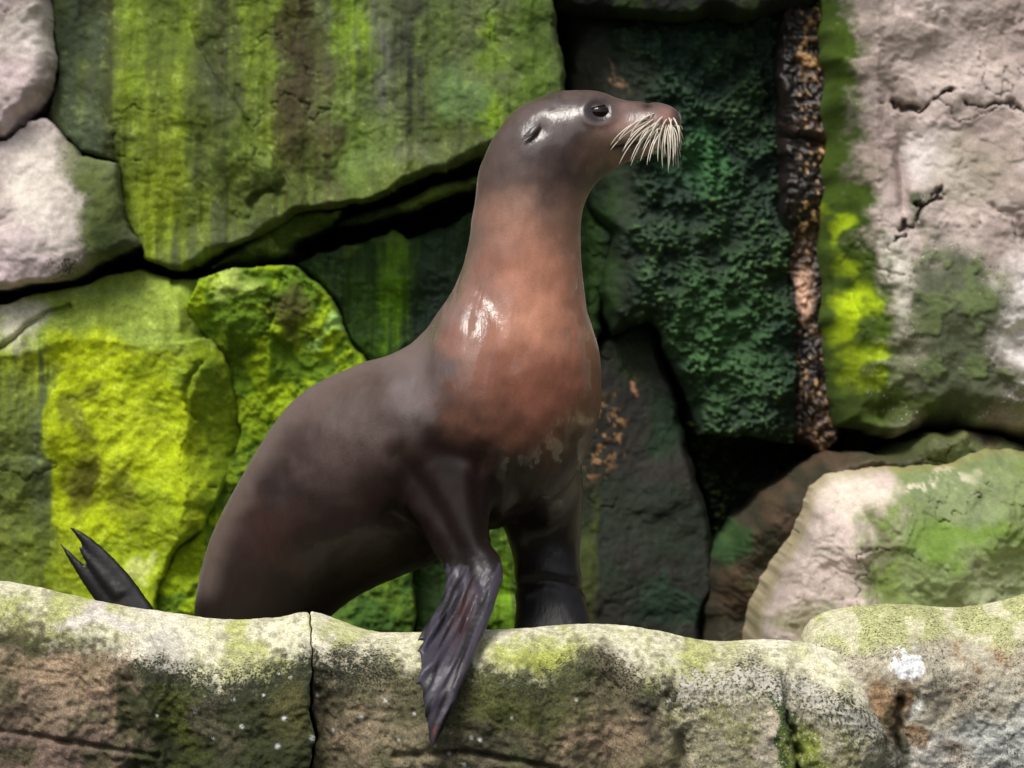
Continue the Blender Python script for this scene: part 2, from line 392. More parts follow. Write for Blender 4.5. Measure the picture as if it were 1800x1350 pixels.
# --- lower bright slab
def joint(X, Y):
    return 0.012 + 0.05*(1-ss(495, 540, Y)) + 0.05*ss(640, 680, Y)*(1-ss(770, 820, Y)) + 0.05*ss(925, 955, Y)*(1-ss(1000, 1020, Y))
def dep_lower(c):
    d, s = polyline_d(c.px + 14*c.w1, c.py + 14*c.w2, [(-900, 690), (-60, 640), (30, 620), (130, 600), (230, 606), (300, 600)])
    top = np.where(s < 0, 1.0, 0.0)
    slope = 0.0009*np.minimum(d, 130)*top                     # the shoulder above the edge falls back
    r2, s2 = polyline_d(c.px + 10*c.w1, c.py + 10*c.w2, [(300, 520), (322, 600), (352, 650), (330, 720), (312, 800), (325, 880), (305, 960)])
    turn = 0.0016*np.minimum(r2, 90)*np.where(s2 < 0, 1, 0)
    k1, _ = polyline_d(c.px + 16*c.w1, c.py + 16*c.w2, [(-60, 640), (0, 612), (40, 582), (75, 556), (118, 540)])
    k2, _ = polyline_d(c.px + 16*c.w1, c.py + 16*c.w2, [(352, 640), (335, 662), (322, 700), (338, 735)])
    return slope + turn - 0.012*c.n2*ss(300, 330, c.px) + 0.025*np.exp(-(k1/4)**2) + 0.02*np.exp(-(k2/4)**2)
def col_lower(c):
    n = len(c.px)
    a = np.tile(lin(140, 160, 10), (n, 1)); a = mix(a, LIME, ss(0.35, 0.65, c.n1))
    a = mix(a, lin(128, 148, 60), 0.9*(1-ss(585, 625, c.V))); a = mix(a, PALE*0.9, 0.7*ell(c, 25, 575, 50, 34)); a = mix(a, SAGE, 0.5*ell(c, 130, 520, 110, 20))
    a = mix(a, lin(150, 172, 60), 0.6*ell(c, 320, 560, 30, 60))
    a = mix(a, lin(80, 92, 56), 0.95*band(c, -900, 80, 640, 1200, sx=10)); a = mix(a, lin(120, 134, 90), 0.7*ell(c, 40, 815, 50, 14, raw=True))
    a = mix(a, lin(96, 102, 20), 0.8*ell(c, 148, 720, 22, 50)); a = mix(a, lin(88, 86, 22), 0.9*ell(c, 140, 850, 32, 60)); a = mix(a, lin(104, 108, 20), 0.7*ell(c, 210, 880, 30, 50))
    a = mix(a, lin(96, 112, 20), 0.7*ell(c, 80, 1000, 70, 70)); a = mix(a, lin(190, 206, 30), 0.6*ell(c, 230, 760, 60, 70))
    a = mix(a, lin(90, 116, 16), 0.75*ss(318, 350, c.U)*ss(610, 660, c.V)); a = mix(a, lin(196, 204, 120), 0.7*ell(c, 245, 990, 26, 12))
    a = mix(a, lin(206, 210, 110), 0.2*ss(0.74, 0.82, c.n3)*ss(0.4, 0.6, c.n2)); a = mix(a, lin(110, 124, 12), 0.4*ss(0.55, 0.75, c.st))
    return a, masks(n, 0.12*c.n1 + 0.15*ss(320, 350, c.U), 0, 0.1)
rock('rock_slab', [(-900, 660), (0, 534), (120, 500), (235, 470), (345, 487), (338, 540), (362, 596), (402, 648), (414, 700), (420, 760), (395, 850), (352, 925), (312, 962), (292, 1000), (268, 1060), (255, 1400), (-900, 1400)], 1.12, col_lower,
     'bright yellow green algae covered rock slab rising behind the hind flippers', depth=dep_lower, chip=0.018, seed=5, edge_w=9, edge_d=joint, rough=0.045)

def dep_mid(c):
    return -0.03*ell(c, 470, 560, 90, 70) + 0.012*(0.5-c.n2) + 0.06*ss(0, 1, (c.px-560)/200)
def col_mid(c):
    n = len(c.px)
    a = np.tile(lin(92, 122, 14), (n, 1)); a = mix(a, lin(136, 162, 12), ss(0.4, 0.65, c.n2))
    a = mix(a, lin(168, 186, 90), 0.8*ell(c, 400, 515, 36, 26)); a = mix(a, BARK, 0.85*ell(c, 520, 540, 40, 60)); a = mix(a, DEEP, 0.5*ell(c, 380, 610, 26, 40))
    a = mix(a, lin(74, 100, 14), 0.6*ell(c, 440, 850, 60, 120)); a = mix(a, lin(44, 78, 28), 0.8*ell(c, 640, 1080, 100, 70)); a = mix(a, lin(150, 190, 110), 0.7*ell(c, 596, 590, 26, 22))
    return a, masks(n, 0.3*c.n1)
rock('mossy_rock', [(345, 490), (420, 474), (515, 468), (576, 520), (606, 590), (640, 640), (700, 700), (730, 900), (720, 1400), (262, 1400), (264, 1060), (288, 1000), (308, 962), (348, 924), (390, 850), (416, 760), (410, 698), (398, 648), (358, 596), (334, 540)], 1.18, col_mid,
     'rough green mossy rock face directly behind the sea lion’s back', depth=dep_mid, chip=0.03, seed=6, edge_w=9, edge_d=joint, rough=0.05, fine=0.006, lump=0.2)

def col_dark_mid(c):
    n = len(c.px)
    a = np.tile(lin(40, 66, 18), (n, 1)); a = mix(a, lin(96, 138, 10), 0.85*band(c, 668, 715, 430, 640)); a = mix(a, lin(96, 130, 20), 0.6*band(c, 575, 600, 470, 640))
    a = mix(a, lin(26, 40, 30), 0.8*band(c, 715, 800, 440, 640)); a = mix(a, lin(60, 90, 20), 0.6*band(c, 610, 660, 460, 640)); a = mix(a, lin(100, 122, 50), 0.8*ell(c, 640, 438, 60, 14))
    a = mix(a, lin(118, 160, 10), 0.8*ell(c, 890, 1020, 26, 110)); a = mix(a, lin(30, 44, 34), 0.6*ss(0.55, 0.75, c.st))
    return a, masks(n, 0.3*c.n1, 0, 0.2)
rock('streaked_rock', [(520, 468), (560, 450), (640, 430), (690, 406), (722, 418), (850, 372), (1010, 320), (1075, 420), (1062, 580), (1030, 640), (1015, 1400), (700, 1400), (740, 900), (705, 700), (645, 640), (612, 590), (582, 520)], 1.36, col_dark_mid,
     'dark green rock face with vertical lime streaks under the diagonal crack', depth=lambda c: 0.012*(0.5-c.st)*2 + 0.0002*(c.px-700), seed=7, edge_w=14, edge_d=0.05, rough=0.05)

# --- dark recess with hanging moss
def dep_recess(c):
    f, cid = worley(c.px/11 + 2*c.w1, c.py/9 + 2*c.w2, 5)
    moss = ss(1095, 1150, c.U)
    return -0.017*moss*(1-ss(0, 0.75, f))*(0.5+cid)*(0.3+1.2*c.n2) - 0.05*moss*c.n2 - 0.0002*(c.py-300)
def col_recess(c):
    n = len(c.px)
    f, cid = worley(c.px/11 + 2*c.w1, c.py/9 + 2*c.w2, 5)
    a = np.tile(lin(30, 40, 24), (n, 1)); a = mix(a, lin(44, 42, 32), 0.7*ell(c, 1040, 120, 60, 90)); a = mix(a, lin(40, 70, 18), 0.7*ell(c, 1060, 450, 40, 110))
    m = ss(1095, 1150, c.U)
    leaf = mix(mix(np.tile(lin(30, 48, 32), (n, 1)), lin(52, 78, 46), cid*ss(0.25, 0.65, c.n2)), lin(84, 112, 66), 0.6*ss(0.75, 1, cid)*ss(0.4, 0.65, c.n2))
    leaf = mix(leaf, lin(22, 46, 34), 0.5*ss(0.45, 0.7, c.n1)); leaf = mix(leaf, lin(64, 104, 52), 0.4*ell(c, 1260, 590, 80, 110)); leaf = mix(leaf, lin(60, 112, 60), 0.5*ell(c, 1215, 280, 50, 60))
    a = mix(a, leaf, m); a = mix(a, lin(190, 150, 110), 0.75*ell(c, 1083, 112, 12, 26, 0.6)*ss(0.35, 0.6, c.n3))
    return a, masks(n, 0.15, 0, 0.25)
rock('mossy_recess', [(975, -300), (1388, -300), (1392, 300), (1396, 780), (1230, 760), (1190, 660), (1140, 560), (1080, 590), (1050, 520), (1062, 420), (1000, 330), (1000, 210)], 1.46, col_recess,
     'shadowed recess in the cliff hung with dark green clumpy moss', depth=dep_recess, chip=0, seed=8, edge_w=30, edge_d=0.1, rough=0.05)
def col_lintel(c): return mix(np.tile(SOOT, (len(c.px), 1)), DEEP, ss(0.4, 0.7, c.n2))
rock('rock_overhang', [(962, -1200), (1478, -1200), (1476, -30), (1420, 6), (1300, 24), (1200, 28), (1100, 20), (1020, 14), (975, 2)], 1.31, col_lintel,
     'black overhanging rock lip roofing the mossy recess', seed=9, edge_w=30, edge_d=0.12, rough=0.05, back=1.2)

def col_seep(c):
    n = len(c.px)
    a = np.tile(lin(30, 24, 22), (n, 1)); a = mix(a, lin(64, 48, 36), ss(1395, 1420, c.U)*ss(0.35, 0.6, c.n2))
    f, cid = worley(c.px/10 + 1.5*c.w1, c.py/12 + 1.5*c.w2, 9)
    sp = np.maximum((1-ss(0.12, 0.36, f))*ss(0.72, 0.8, cid), ss(0.74, 0.84, c.n3)*ss(0.45, 0.6, c.n2))*ss(1390, 1410, c.px)*(1-ss(1462, 1476, c.px))
    sp = sp*(0.25+0.75*ss(0.35, 0.6, c.n1))
    a = mix(a, lin(206, 164, 116), 0.9*sp); a = mix(a, lin(224, 178, 150), 0.8*ell(c, 1430, 500, 20, 34, raw=False)); a = mix(a, lin(180, 140, 90), 0.5*ell(c, 1425, 90, 26, 70)*ss(0.5, 0.7, c.n3))
    return a, masks(n, 0.2, 0, 0.8)
rock('wet_rock_rib', [(1368, -300), (1500, -300), (1502, 200), (1498, 500), (1510, 760), (1440, 800), (1380, 770), (1374, 500), (1366, 250)], 1.42, col_seep,
     'wet blackish brown rib of rock flecked with tan spots in the recess', depth=lambda c: 0.03*np.exp(-((c.py-248-0.2*(c.px-1400))/10)**2) - 0.012*c.n3, chip=0.02, seed=10, edge_w=26, edge_d=0.05, rough=0.05)

def col_slab(c):
    n = len(c.px)
    a = np.tile(lin(34, 32, 26), (n, 1)); a = mix(a, lin(24, 36, 22), 0.8*ss(0.4, 0.65, c.n1)); a = mix(a, lin(40, 56, 26), 0.6*ell(c, 1120, 620, 50, 50)); a = mix(a, lin(28, 54, 30), 0.8*ell(c, 1180, 740, 40, 60))
    a = mix(a, lin(34, 60, 42), 0.7*ell(c, 1185, 1060, 60, 40)); a = mix(a, lin(62, 72, 14), 0.8*band(c, 1010, 1045, 850, 1100))
    f, cid = worley(c.px/9 + c.w1, c.py/9 + c.w2, 19)
    a = mix(a, lin(160, 118, 76), 0.6*ell(c, 1056, 770, 30, 70)*ss(0.6, 0.78, c.n3)*ss(0.3, 0.6, c.n2)); a = mix(a, lin(190, 140, 110), 0.75*ell(c, 1131, 670, 10, 28, 0.6)*ss(0.35, 0.6, c.n3))
    return a, masks(n, 0.3*c.n2, 0.08, 0.15)
rock('rock_slab', [(1062, 596), (1100, 570), (1132, 556), (1160, 620), (1190, 700), (1216, 780), (1240, 880), (1262, 960), (1258, 1010), (1236, 1100), (1228, 1400), (990, 1400), (1000, 800), (1030, 640)], 1.42, col_slab,
     'dark angular slab leaning behind the sea lion’s chest, dusted with tan flecks', depth=lambda c: 0.0003*(c.py-800)*(-1) + 0.0002*(c.px-1130), chip=0.018, seed=12, edge_w=16, edge_d=0.10, rough=0.03)
def dep_hollow(c):
    f, cid = worley(c.px/12 + 2*c.w1, c.py/10 + 2*c.w2, 15); return -0.02*(1-ss(0, 0.8, f))*(0.5+cid) - 0.12*np.exp(-((c.py-745)/26)**2)
def col_hollow(c):
    n = len(c.px); f, cid = worley(c.px/12 + 2*c.w1, c.py/10 + 2*c.w2, 15)
    a = mix(np.tile(lin(20, 28, 12), (n, 1)), lin(66, 84, 22), 0.8*ss(0.5, 1, cid)); a = mix(a, lin(60, 104, 50), 0.8*ell(c, 1290, 742, 60, 22)); a = mix(a, SOOT, 0.9*ss(1370, 1400, c.U))
    return a, masks(n, 0.2, 0, 0.3)
rock('mossy_hollow', [(1196, 700), (1290, 716), (1380, 722), (1500, 760), (1500, 860), (1380, 920), (1310, 1000), (1250, 1060), (1262, 960), (1240, 880), (1214, 780)], 1.62, col_hollow,
     'black mossy hollow between the dark leaning slab and the pale boulder', depth=dep_hollow, chip=0, seed=13, edge_w=26, edge_d=0.10, rough=0.05)

# --- right-hand pale rock
CR1 = [(1560, 178), (1590, 180), (1640, 170), (1700, 156)]; CR2 = [(1715, 190), (1745, 170), (1770, 165), (1810, 180), (1900, 150)]; CR3 = [(1570, 440), (1600, 400), (1640, 360), (1665, 330)]
CR4 = [(1700, 300), (1730, 330), (1770, 380), (1800, 420), (1850, 520)]
def cr(c, pts, w):
    k = fbm(c.px/22, c.py/22, 0, 3, 91); d, s = polyline_d(c.px + 30*c.w1 + 10*(c.n3-0.5), c.py + 30*c.w2 + 16*(k-0.5), pts); return np.exp(-(d/(w*(0.4+k)))**2)*ss(0.3, 0.55, fbm(c.px/40, c.py/40, 0, 3, 92)), s*d
def dep_right(c):
    y = 0.0
    for pts, w, h in ((CR1, 3.5, 0.03), (CR2, 3, 0.02), (CR3, 4, 0.03), (CR4, 6, 0.012)):
        e, s = cr(c, pts, w); y = y + h*e
    fold = 0.05*np.exp(-((c.px-1590-0.05*(c.py-300))/10)**2)*ss(200, 300, c.py)*(1-ss(360, 420, c.py))
    left = 0.0022*np.maximum(1545-c.px, 0)
    return y + fold*0.5 + left - 0.05*ell(c, 1680, 600, 110, 200) - 0.006*ss(0.45, 0.7, c.n2)
def col_right(c):
    n = len(c.px)
    a = mix(np.tile(lin(160, 144, 136), (n, 1)), lin(188, 172, 164), ss(0.35, 0.65, c.n1)); a = mix(a, lin(138, 124, 114), 0.6*ss(0.5, 0.75, c.n2))
    a = mix(a, lin(134, 116, 110), 0.5*band(c, 1560, 1590, 120, 380)); a = mix(a, lin(226, 216, 212), 0.6*ell(c, 1640, 260, 40, 50)); a = mix(a, lin(216, 210, 206), 0.8*ell(c, 1790, 560, 50, 120))
    a = mix(a, lin(140, 134, 112), 0.5*ell(c, 1700, 300, 60, 40))
    g = np.maximum(ell(c, 1670, 560, 80, 150, 0.4), ell(c, 1650, 690, 130, 80, 0.4)); g = np.maximum(g, ell(c, 1635, 360, 24, 26, 0.5))
    a = mix(a, lin(58, 70, 40), 0.92*g); a = mix(a, lin(96, 112, 62), 0.5*g*ss(0.5, 0.7, c.n2))
    a = mix(a, lin(196, 190, 176), 0.9*ell(c, 1580, 500, 24, 80, 0.5)*(1-0.5*g)); a = mix(a, lin(120, 124, 96), 0.6*ell(c, 1565, 640, 40, 100))
    s = 1 - ss(1500, 1530, c.U + 0.16*(300-c.py)*(c.py < 300) + 22*(c.py < 120))
    s = 1-ss(1500, 1548, c.px-0.11*(c.py-250)+50*c.w1+34*(c.n2-0.5)+22*(c.n3-0.5))
    a = mix(a, lin(66, 88, 10), s); a = mix(a, lin(170, 196, 10), 0.95*ell(c, 1494, 400, 22, 46, 0.4)*1.0); a = mix(a, lin(176, 202, 8), 0.95*ell(c, 1502, 535, 26, 60, 0.4)); a = mix(a, lin(150, 172, 10), 0.85*ell(c, 1530, 650, 24, 50, 0.5))
    a = mix(a, lin(62, 76, 22), 0.8*ell(c, 1560, 735, 80, 40))
    for pts, w in ((CR1, 3), (CR2, 2.5), (CR3, 3.5)):
        e, sd = cr(c, pts, w); a = mix(a, lin(70, 56, 48), 0.75*e)
    edge = ss(0.05, 0.5, g)*(1-ss(0.6, 1.0, g))
    return a, masks(n, 0.12*(1-s) + 0.45*edge, 0.75*g*(0.35+0.65*edge) , 0.05)
rock('pale_rock', [(1430, -1200), (1452, -20), (1468, 100), (1464, 300), (1456, 480), (1466, 640), (1490, 760), (1580, 770), (1680, 752), (1800, 786), (2600, 920), (2600, -1200)], 1.0, col_right,
     'tall pale pinkish rock face with cracks and a mossy patch, edged with lime algae', depth=dep_right, chip=0.014, mat=M_PALE, seed=14, edge_w=60, edge_d=0.30, rough=0.07, wobble=10)

# --- boulder at the lower right and its dark flank
def col_flank(c):
    n = len(c.px)
    a = np.tile(lin(58, 54, 40), (n, 1)); a = mix(a, lin(80, 62, 46), 0.7*ss(0.4, 0.65, c.n2)); a = mix(a, lin(50, 90, 44), 0.7*ell(c, 1290, 950, 30, 50)); a = mix(a, lin(76, 86, 44), 0.8*ell(c, 1660, 790, 130, 40)); a = mix(a, lin(106, 112, 66), 0.6*ell(c, 1690, 765, 60, 14))
    a = mix(a, lin(66, 74, 18), 0.7*ell(c, 1350, 1090, 30, 60))
    return a, masks(n, 0.3*c.n1, 0.05, 0.4)
rock('boulder', [(1238, 1160), (1258, 1020), (1300, 925), (1380, 860), (1450, 806), (1560, 800), (1620, 770), (1690, 750), (1800, 786), (2600, 800), (2600, 1400), (1238, 1400)], 0.96, col_flank,
     'dark brown and mossy boulder flank behind the pale faced boulder', depth=lambda c: 0.0016*np.maximum(1470-c.px, 0), seed=15, edge_w=40, edge_d=0.2, rough=0.05)
def dep_boulder(c):
    d, s = polyline_d(c.px + 10*c.w1, c.py + 10*c.w2, [(1510, 800), (1540, 900), (1552, 960), (1530, 1130)])
    return 0.0007*np.maximum(960-c.py, 0) + 0.03*np.exp(-((c.px-1535-0.1*(c.py-950))/18)**2)*ss(880, 930, c.py) - 0.03*ell(c, 1680, 950, 120, 90)
def col_boulder(c):
    n = len(c.px)
    a = mix(np.tile(lin(204, 186, 176), (n, 1)), lin(178, 164, 154), ss(0.4, 0.7, c.n2)); a = mix(a, lin(226, 214, 196), 0.6*ell(c, 1500, 870, 60, 30))
    g = ss(1505, 1595, c.U + 0.25*(c.V-900) + 60*(c.n2-0.5) + 50*(c.n3-0.5)); a = mix(a, lin(98, 122, 42), 0.9*g); a = mix(a, lin(128, 140, 98), 0.6*g*ss(0.45, 0.7, c.n1)); a = mix(a, lin(92, 124, 18), 0.7*ell(c, 1690, 960, 100, 40)); a = mix(a, lin(140, 144, 112), 0.7*ell(c, 1740, 1030, 60, 60)); a = mix(a, lin(120, 132, 92), 0.7*ell(c, 1690, 880, 110, 40))
    a = mix(a, lin(216, 206, 182), 0.7*ell(c, 1640, 850, 70, 12)*ss(0.4, 0.6, c.n3)); a = mix(a, lin(150, 140, 84), 0.6*(1-ss(0, 16, c.sd))); a = mix(a, lin(130, 128, 88), 0.7*ell(c, 1430, 1090, 60, 26))
    a = mix(a, lin(106, 112, 70), 0.5*ell(c, 1520, 1020, 20, 60))
    return a, masks(n, 0.12 + 0.1*g, 0.08, 0.1)
rock('boulder', [(1334, 1092), (1352, 1048), (1400, 958), (1440, 862), (1472, 838), (1560, 832), (1690, 812), (1760, 796), (2500, 800), (2500, 1400), (1340, 1400)], 0.72, col_boulder,
     'pale pink boulder turning green on its right side, behind the ledge', depth=dep_boulder, mat=M_PALE, seed=16, edge_w=44, edge_d=0.2, rough=0.05, wobble=8)

bank()
# --- the hill the rocks are set into
def cliff():
    gx = np.linspace(-7, 7, 120); gz = np.linspace(-0.5, 4.2, 60)
    x, z = np.meshgrid(gx, gz); y = 2.0 + 0.35*(0.5-fbm(x*1.3, z*1.3, 0, 5, 77)) - 0.35*ss(2.0, 5, np.abs(x)) 
    co = np.stack([x, y, z], -1).reshape(-1, 3); i = np.arange(x.size).reshape(x.shape)
    q = np.stack([i[:-1, :-1], i[:-1, 1:], i[1:, 1:], i[1:, :-1]], -1).reshape(-1, 4)
    back = co.copy(); back[:, 1] = 5.0; nb = len(co)
    ring = np.concatenate([i[0, :], i[1:, -1], i[-1, -2::-1], i[-2:0:-1, 0]]); r2 = np.roll(ring, -1)
    q = np.concatenate([q, q[:, ::-1]+nb, np.stack([ring, ring+nb, r2+nb, r2], 1)])
    co = np.concatenate([co, back]); n = fbm(co[:, 0]*3, co[:, 2]*3, co[:, 1], 4, 78)
    alb = mix(np.tile(lin(40, 44, 26), (len(co), 1)), lin(84, 84, 62), n)
    o = make_mesh('cliff', co, q, {'alb': alb, 'mask': masks(len(co), 0.2)}, M_WALL)
    tag(o, 'dark cliff core behind the rock slabs', 'cliff', kind='structure')
cliff()

# ------------------------------------------------------------------ the ledge in front
def curve(pts):
    xs = np.array([p[0] for p in pts], float); ys = np.array([p[1] for p in pts], float)
    def f(x):
        x = np.asarray(x, float); i = np.clip(np.searchsorted(xs, x)-1, 0, len(xs)-2)
        m = np.gradient(ys, xs); h = xs[i+1]-xs[i]; t = np.clip((x-xs[i])/h, 0, 1)
        return (2*t**3-3*t**2+1)*ys[i] + (t**3-2*t**2+t)*h*m[i] + (-2*t**3+3*t**2)*ys[i+1] + (t**3-t**2)*h*m[i+1]
    return f
CREST = curve([(-900, 960), (-300, 990), (0, 1024), (100, 1044), (200, 1067), (300, 1082), (400, 1088), (480, 1083), (548, 1076), (600, 1090), (645, 1104), (740, 1108), (900, 1101), (1050, 1100), (1150, 1111), (1230, 1128), (1395, 1131), (1500, 1150), (1600, 1170)])
CREST_R = curve([(1330, 1150), (1395, 1128), (1412, 1100), (1450, 1080), (1520, 1068), (1700, 1063), (1760, 1054), (1800, 1044), (1950, 1015), (2600, 960)])
SHOULD = curve([(-900, 1040), (0, 1086), (150, 1120), (270, 1152), (420, 1192), (480, 1174), (540, 1146), (600, 1150), (700, 1162), (850, 1170), (950, 1180), (1050, 1136), (1100, 1168), (1180, 1184), (1300, 1166), (1400, 1190), (1500, 1240), (1600, 1270)])
SHOULD_R = curve([(1330, 1230), (1395, 1200), (1450, 1160), (1550, 1140), (1700, 1130), (1800, 1120), (2600, 1040)])

def ledge(name, x0, x1, crest, should, ycrest, color, label, seed, end_r=(16, 16), cracks=(), rightcut=None):
    gx = axis(x0, x1, -40, 1840, 2.4); gx = np.clip(gx, x0, x1)
    gx = np.unique(np.concatenate([gx, x0 + np.array([0, .3, 1, 2]), x1 - np.array([0, .3, 1, 2])]))
    k = S*(DIST+ycrest)/DIST
    zc = CZ + (675-crest(gx))*k; zs = CZ + (675-should(gx))*k
    yc = ycrest + 0.05*(fbm(gx/170, gx*0, 0, 3, seed)-0.5); face = 0.10*(fbm(gx/140, gx*0+3.3, 0, 3, seed+1)-0.5)
    one = np.ones_like(gx)
    ctrl = [(1.15*one, zc-0.9), (1.10*one, zc-0.16), (0.55*one, zc-0.15), (yc+0.20, zc-0.11), (yc+0.10, zc-0.03), (yc+0.035, zc+0.004), (yc-0.035, zc-0.004), (yc-0.11, 0.45*zc+0.55*zs),
            (yc-0.165, zs), (yc-0.19+0.4*face, zs-0.05), (yc-0.19+face, zs-0.16), (yc-0.17+face, zs-0.32), (yc-0.12+0.5*face, zs-0.6), (yc-0.08, 0*one-0.35)]
    pr = np.array([np.stack(c, -1) for c in ctrl])           # ctrl, cols, 2
    for _ in range(3):
        a, b2 = pr[:-1], pr[1:]
        pr = np.concatenate([pr[:1], np.stack([0.75*a+0.25*b2, 0.25*a+0.75*b2], 1).reshape(-1, *pr.shape[1:]), pr[-1:]])
    # resample: dense where the front faces the viewer
    seg = np.linalg.norm(np.diff(pr.mean(1), axis=0), axis=1); sarc = np.concatenate([[0], np.cumsum(seg)])
    zmean = pr.mean(1)[:, 1]; ymean = pr.mean(1)[:, 0]
    dens = np.where((ymean[:-1] < ycrest+0.12) & (zmean[:-1] > 0.72), 1/0.0026, 1/0.03)
    cum = np.concatenate([[0], np.cumsum(seg*dens)]); nt_ = int(cum[-1])
    s_new = np.interp(np.linspace(0, cum[-1], nt_), cum, sarc)
    i = np.clip(np.searchsorted(sarc, s_new)-1, 0, len(sarc)-2); f = ((s_new-sarc[i])/(sarc[i+1]-sarc[i]))[:, None, None]
    pr = pr[i]*(1-f) + pr[i+1]*f                              # nt, cols, 2
    X = np.broadcast_to(((gx-900)*k)[None], pr.shape[:2]); Y = pr[..., 0].copy(); Z = pr[..., 1].copy()
    # normals in profile plane
    ty = np.gradient(Y, axis=0); tz = np.gradient(Z, axis=0); l = np.hypot(ty, tz)+1e-9; ny, nz = tz/l, -ty/l
    # travelling from the back over the crest to the front: outward normal is (tz, -ty) turned
    PX = np.broadcast_to(gx[None], Y.shape)
    PY = 675 - (Z-CZ)/S*DIST/(DIST+Y)
    disp = 0.030*(fbm(X*4.5, Y*4.5, Z*4.5, 4, seed+3, 0.4)-0.5)*2*0.8 + 0.004*(fbm(X*28, Y*28, Z*28, 4, seed+4)-0.5)*2 + 0.003*(fbm(X*90, Y*90, Z*90, 3, seed+5)-0.5)*2
    disp = disp + 0.022*(terrace(X*8 + Y*3, Z*9 + Y*3, seed+61, 6)-0.5)*(Y < ycrest)
    atten = 0.25 + 0.75*ss(0.0, 0.10, np.abs(Z - zc[None]))   # keep the crest line where it is
    disp = disp*atten
    for pts, w, h in cracks:
        d, s = polyline_d(PX + 8*(fbm(PX/30, PY/30, 0, 3, seed+8)-0.5)*2, PY, pts); disp = disp - h*np.exp(-(d/(w*0.6))**2)*(Y < ycrest+0.03)*(0.25+1.2*fbm(PX/40, PY/40, 0, 3, seed+9))
    e0 = np.clip((PX-x0)/end_r[0], 0, 1); e1 = np.clip((x1-PX)/end_r[1], 0, 1)
    for e, r in ((e0, end_r[0]), (e1, end_r[1])):
        disp = disp - min(r*S*1.2, 0.14)*(1-np.sqrt(np.maximum(1-(1-e)**2, 0)))
    Y = Y + disp*(-ny)*-1*np.sign(1) if False else Y + disp*NSGN*ny; Z = Z + disp*NSGN*nz
    endw = np.maximum(1-ss(0, 60, PX-x0), 1-ss(0, 60, x1-PX))
    X = X + S*26*(fbm(Z*14, Z*0, 0, 4, 4711)-0.5)*endw + S*0.05*np.maximum(zc[None]-Z, 0)/S*endw*(Y < ycrest+0.02)
    PY = 675 - (Z-CZ)/S*DIST/(DIST+Y)
    co = np.stack([X, Y, Z], -1).reshape(-1, 3); idx = np.arange(Y.size).reshape(Y.shape)
    q = np.stack([idx[:-1, :-1], idx[1:, :-1], idx[1:, 1:], idx[:-1, 1:]], -1).reshape(-1, 4)
    c = context(PX.ravel(), PY.ravel(), seed*50)
    c.cr = np.broadcast_to(crest(gx)[None], Y.shape).ravel(); c.sh = np.broadcast_to(should(gx)[None], Y.shape).ravel()
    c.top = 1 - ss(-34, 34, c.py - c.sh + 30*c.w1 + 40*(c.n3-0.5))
    alb, mask = color(c)
    faces = q
    me = make_mesh(name, co, faces, {'alb': np.clip(alb, 0.004, 0.8), 'mask': mask}, M_LEDGE)
    return tag(me, label, 'rock')
NSGN = 1.0

DROPS = [(420, 1230, 4), (436, 1277, 4), (508, 1263, 5), (356, 1252, 4), (545, 1297, 5), (497, 1312, 5), (498, 1184, 3), (682, 1231, 4), (640, 1262, 5), (732, 1254, 3), (516, 1190, 3), (560, 1222, 3), (588, 1283, 4), (830, 1297, 4), (845, 1300, 4), (792, 1324, 4), (818, 1344, 4), (290, 1258, 3), (386, 1297, 3), (472, 1222, 3), (900, 1262, 3), (1010, 1230, 3), (706, 1300, 3)]
def drops(c, f):
    for x, y, r in DROPS: f = mix(f, lin(214, 216, 214), 0.9*np.exp(-(((c.px-x)**2+(c.py-y)**2)/(r*r*0.8))**2))
    return f
TOPC = lin(206, 204, 168); TOPG = lin(176, 184, 96)
def top_color(c):
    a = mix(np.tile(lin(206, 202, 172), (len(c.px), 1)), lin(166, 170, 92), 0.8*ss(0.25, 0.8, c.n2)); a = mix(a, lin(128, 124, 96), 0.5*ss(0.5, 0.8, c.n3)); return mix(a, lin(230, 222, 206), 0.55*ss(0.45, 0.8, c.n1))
def col_ledge_left(c):
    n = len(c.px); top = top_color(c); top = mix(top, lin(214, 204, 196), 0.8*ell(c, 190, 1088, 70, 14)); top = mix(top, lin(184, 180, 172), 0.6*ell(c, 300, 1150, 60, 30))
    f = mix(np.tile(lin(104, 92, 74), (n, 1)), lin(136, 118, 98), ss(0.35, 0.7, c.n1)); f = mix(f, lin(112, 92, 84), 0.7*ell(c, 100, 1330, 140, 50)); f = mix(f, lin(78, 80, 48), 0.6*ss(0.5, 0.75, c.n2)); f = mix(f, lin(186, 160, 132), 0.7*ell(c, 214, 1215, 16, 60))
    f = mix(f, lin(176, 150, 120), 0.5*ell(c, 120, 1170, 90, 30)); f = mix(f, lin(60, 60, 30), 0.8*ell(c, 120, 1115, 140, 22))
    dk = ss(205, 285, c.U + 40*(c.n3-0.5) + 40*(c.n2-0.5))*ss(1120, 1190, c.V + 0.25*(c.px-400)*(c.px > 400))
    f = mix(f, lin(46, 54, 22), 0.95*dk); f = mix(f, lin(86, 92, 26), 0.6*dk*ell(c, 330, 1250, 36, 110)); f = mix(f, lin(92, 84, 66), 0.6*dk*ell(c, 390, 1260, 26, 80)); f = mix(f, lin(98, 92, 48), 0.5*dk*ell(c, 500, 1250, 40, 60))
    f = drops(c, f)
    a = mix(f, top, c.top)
    return a, masks(n, np.clip(0.62*(1-c.top)*(0.45+0.55*dk) + 0.42*c.top*ss(0.2, 0.8, c.n2) + 0.45*np.exp(-((c.py-c.sh-6)/44)**2)*(0.4+0.9*c.n1), 0, 1), 0.25*(1-c.top)*(1-dk)*0.3 + 0.1*c.top, 0.05)
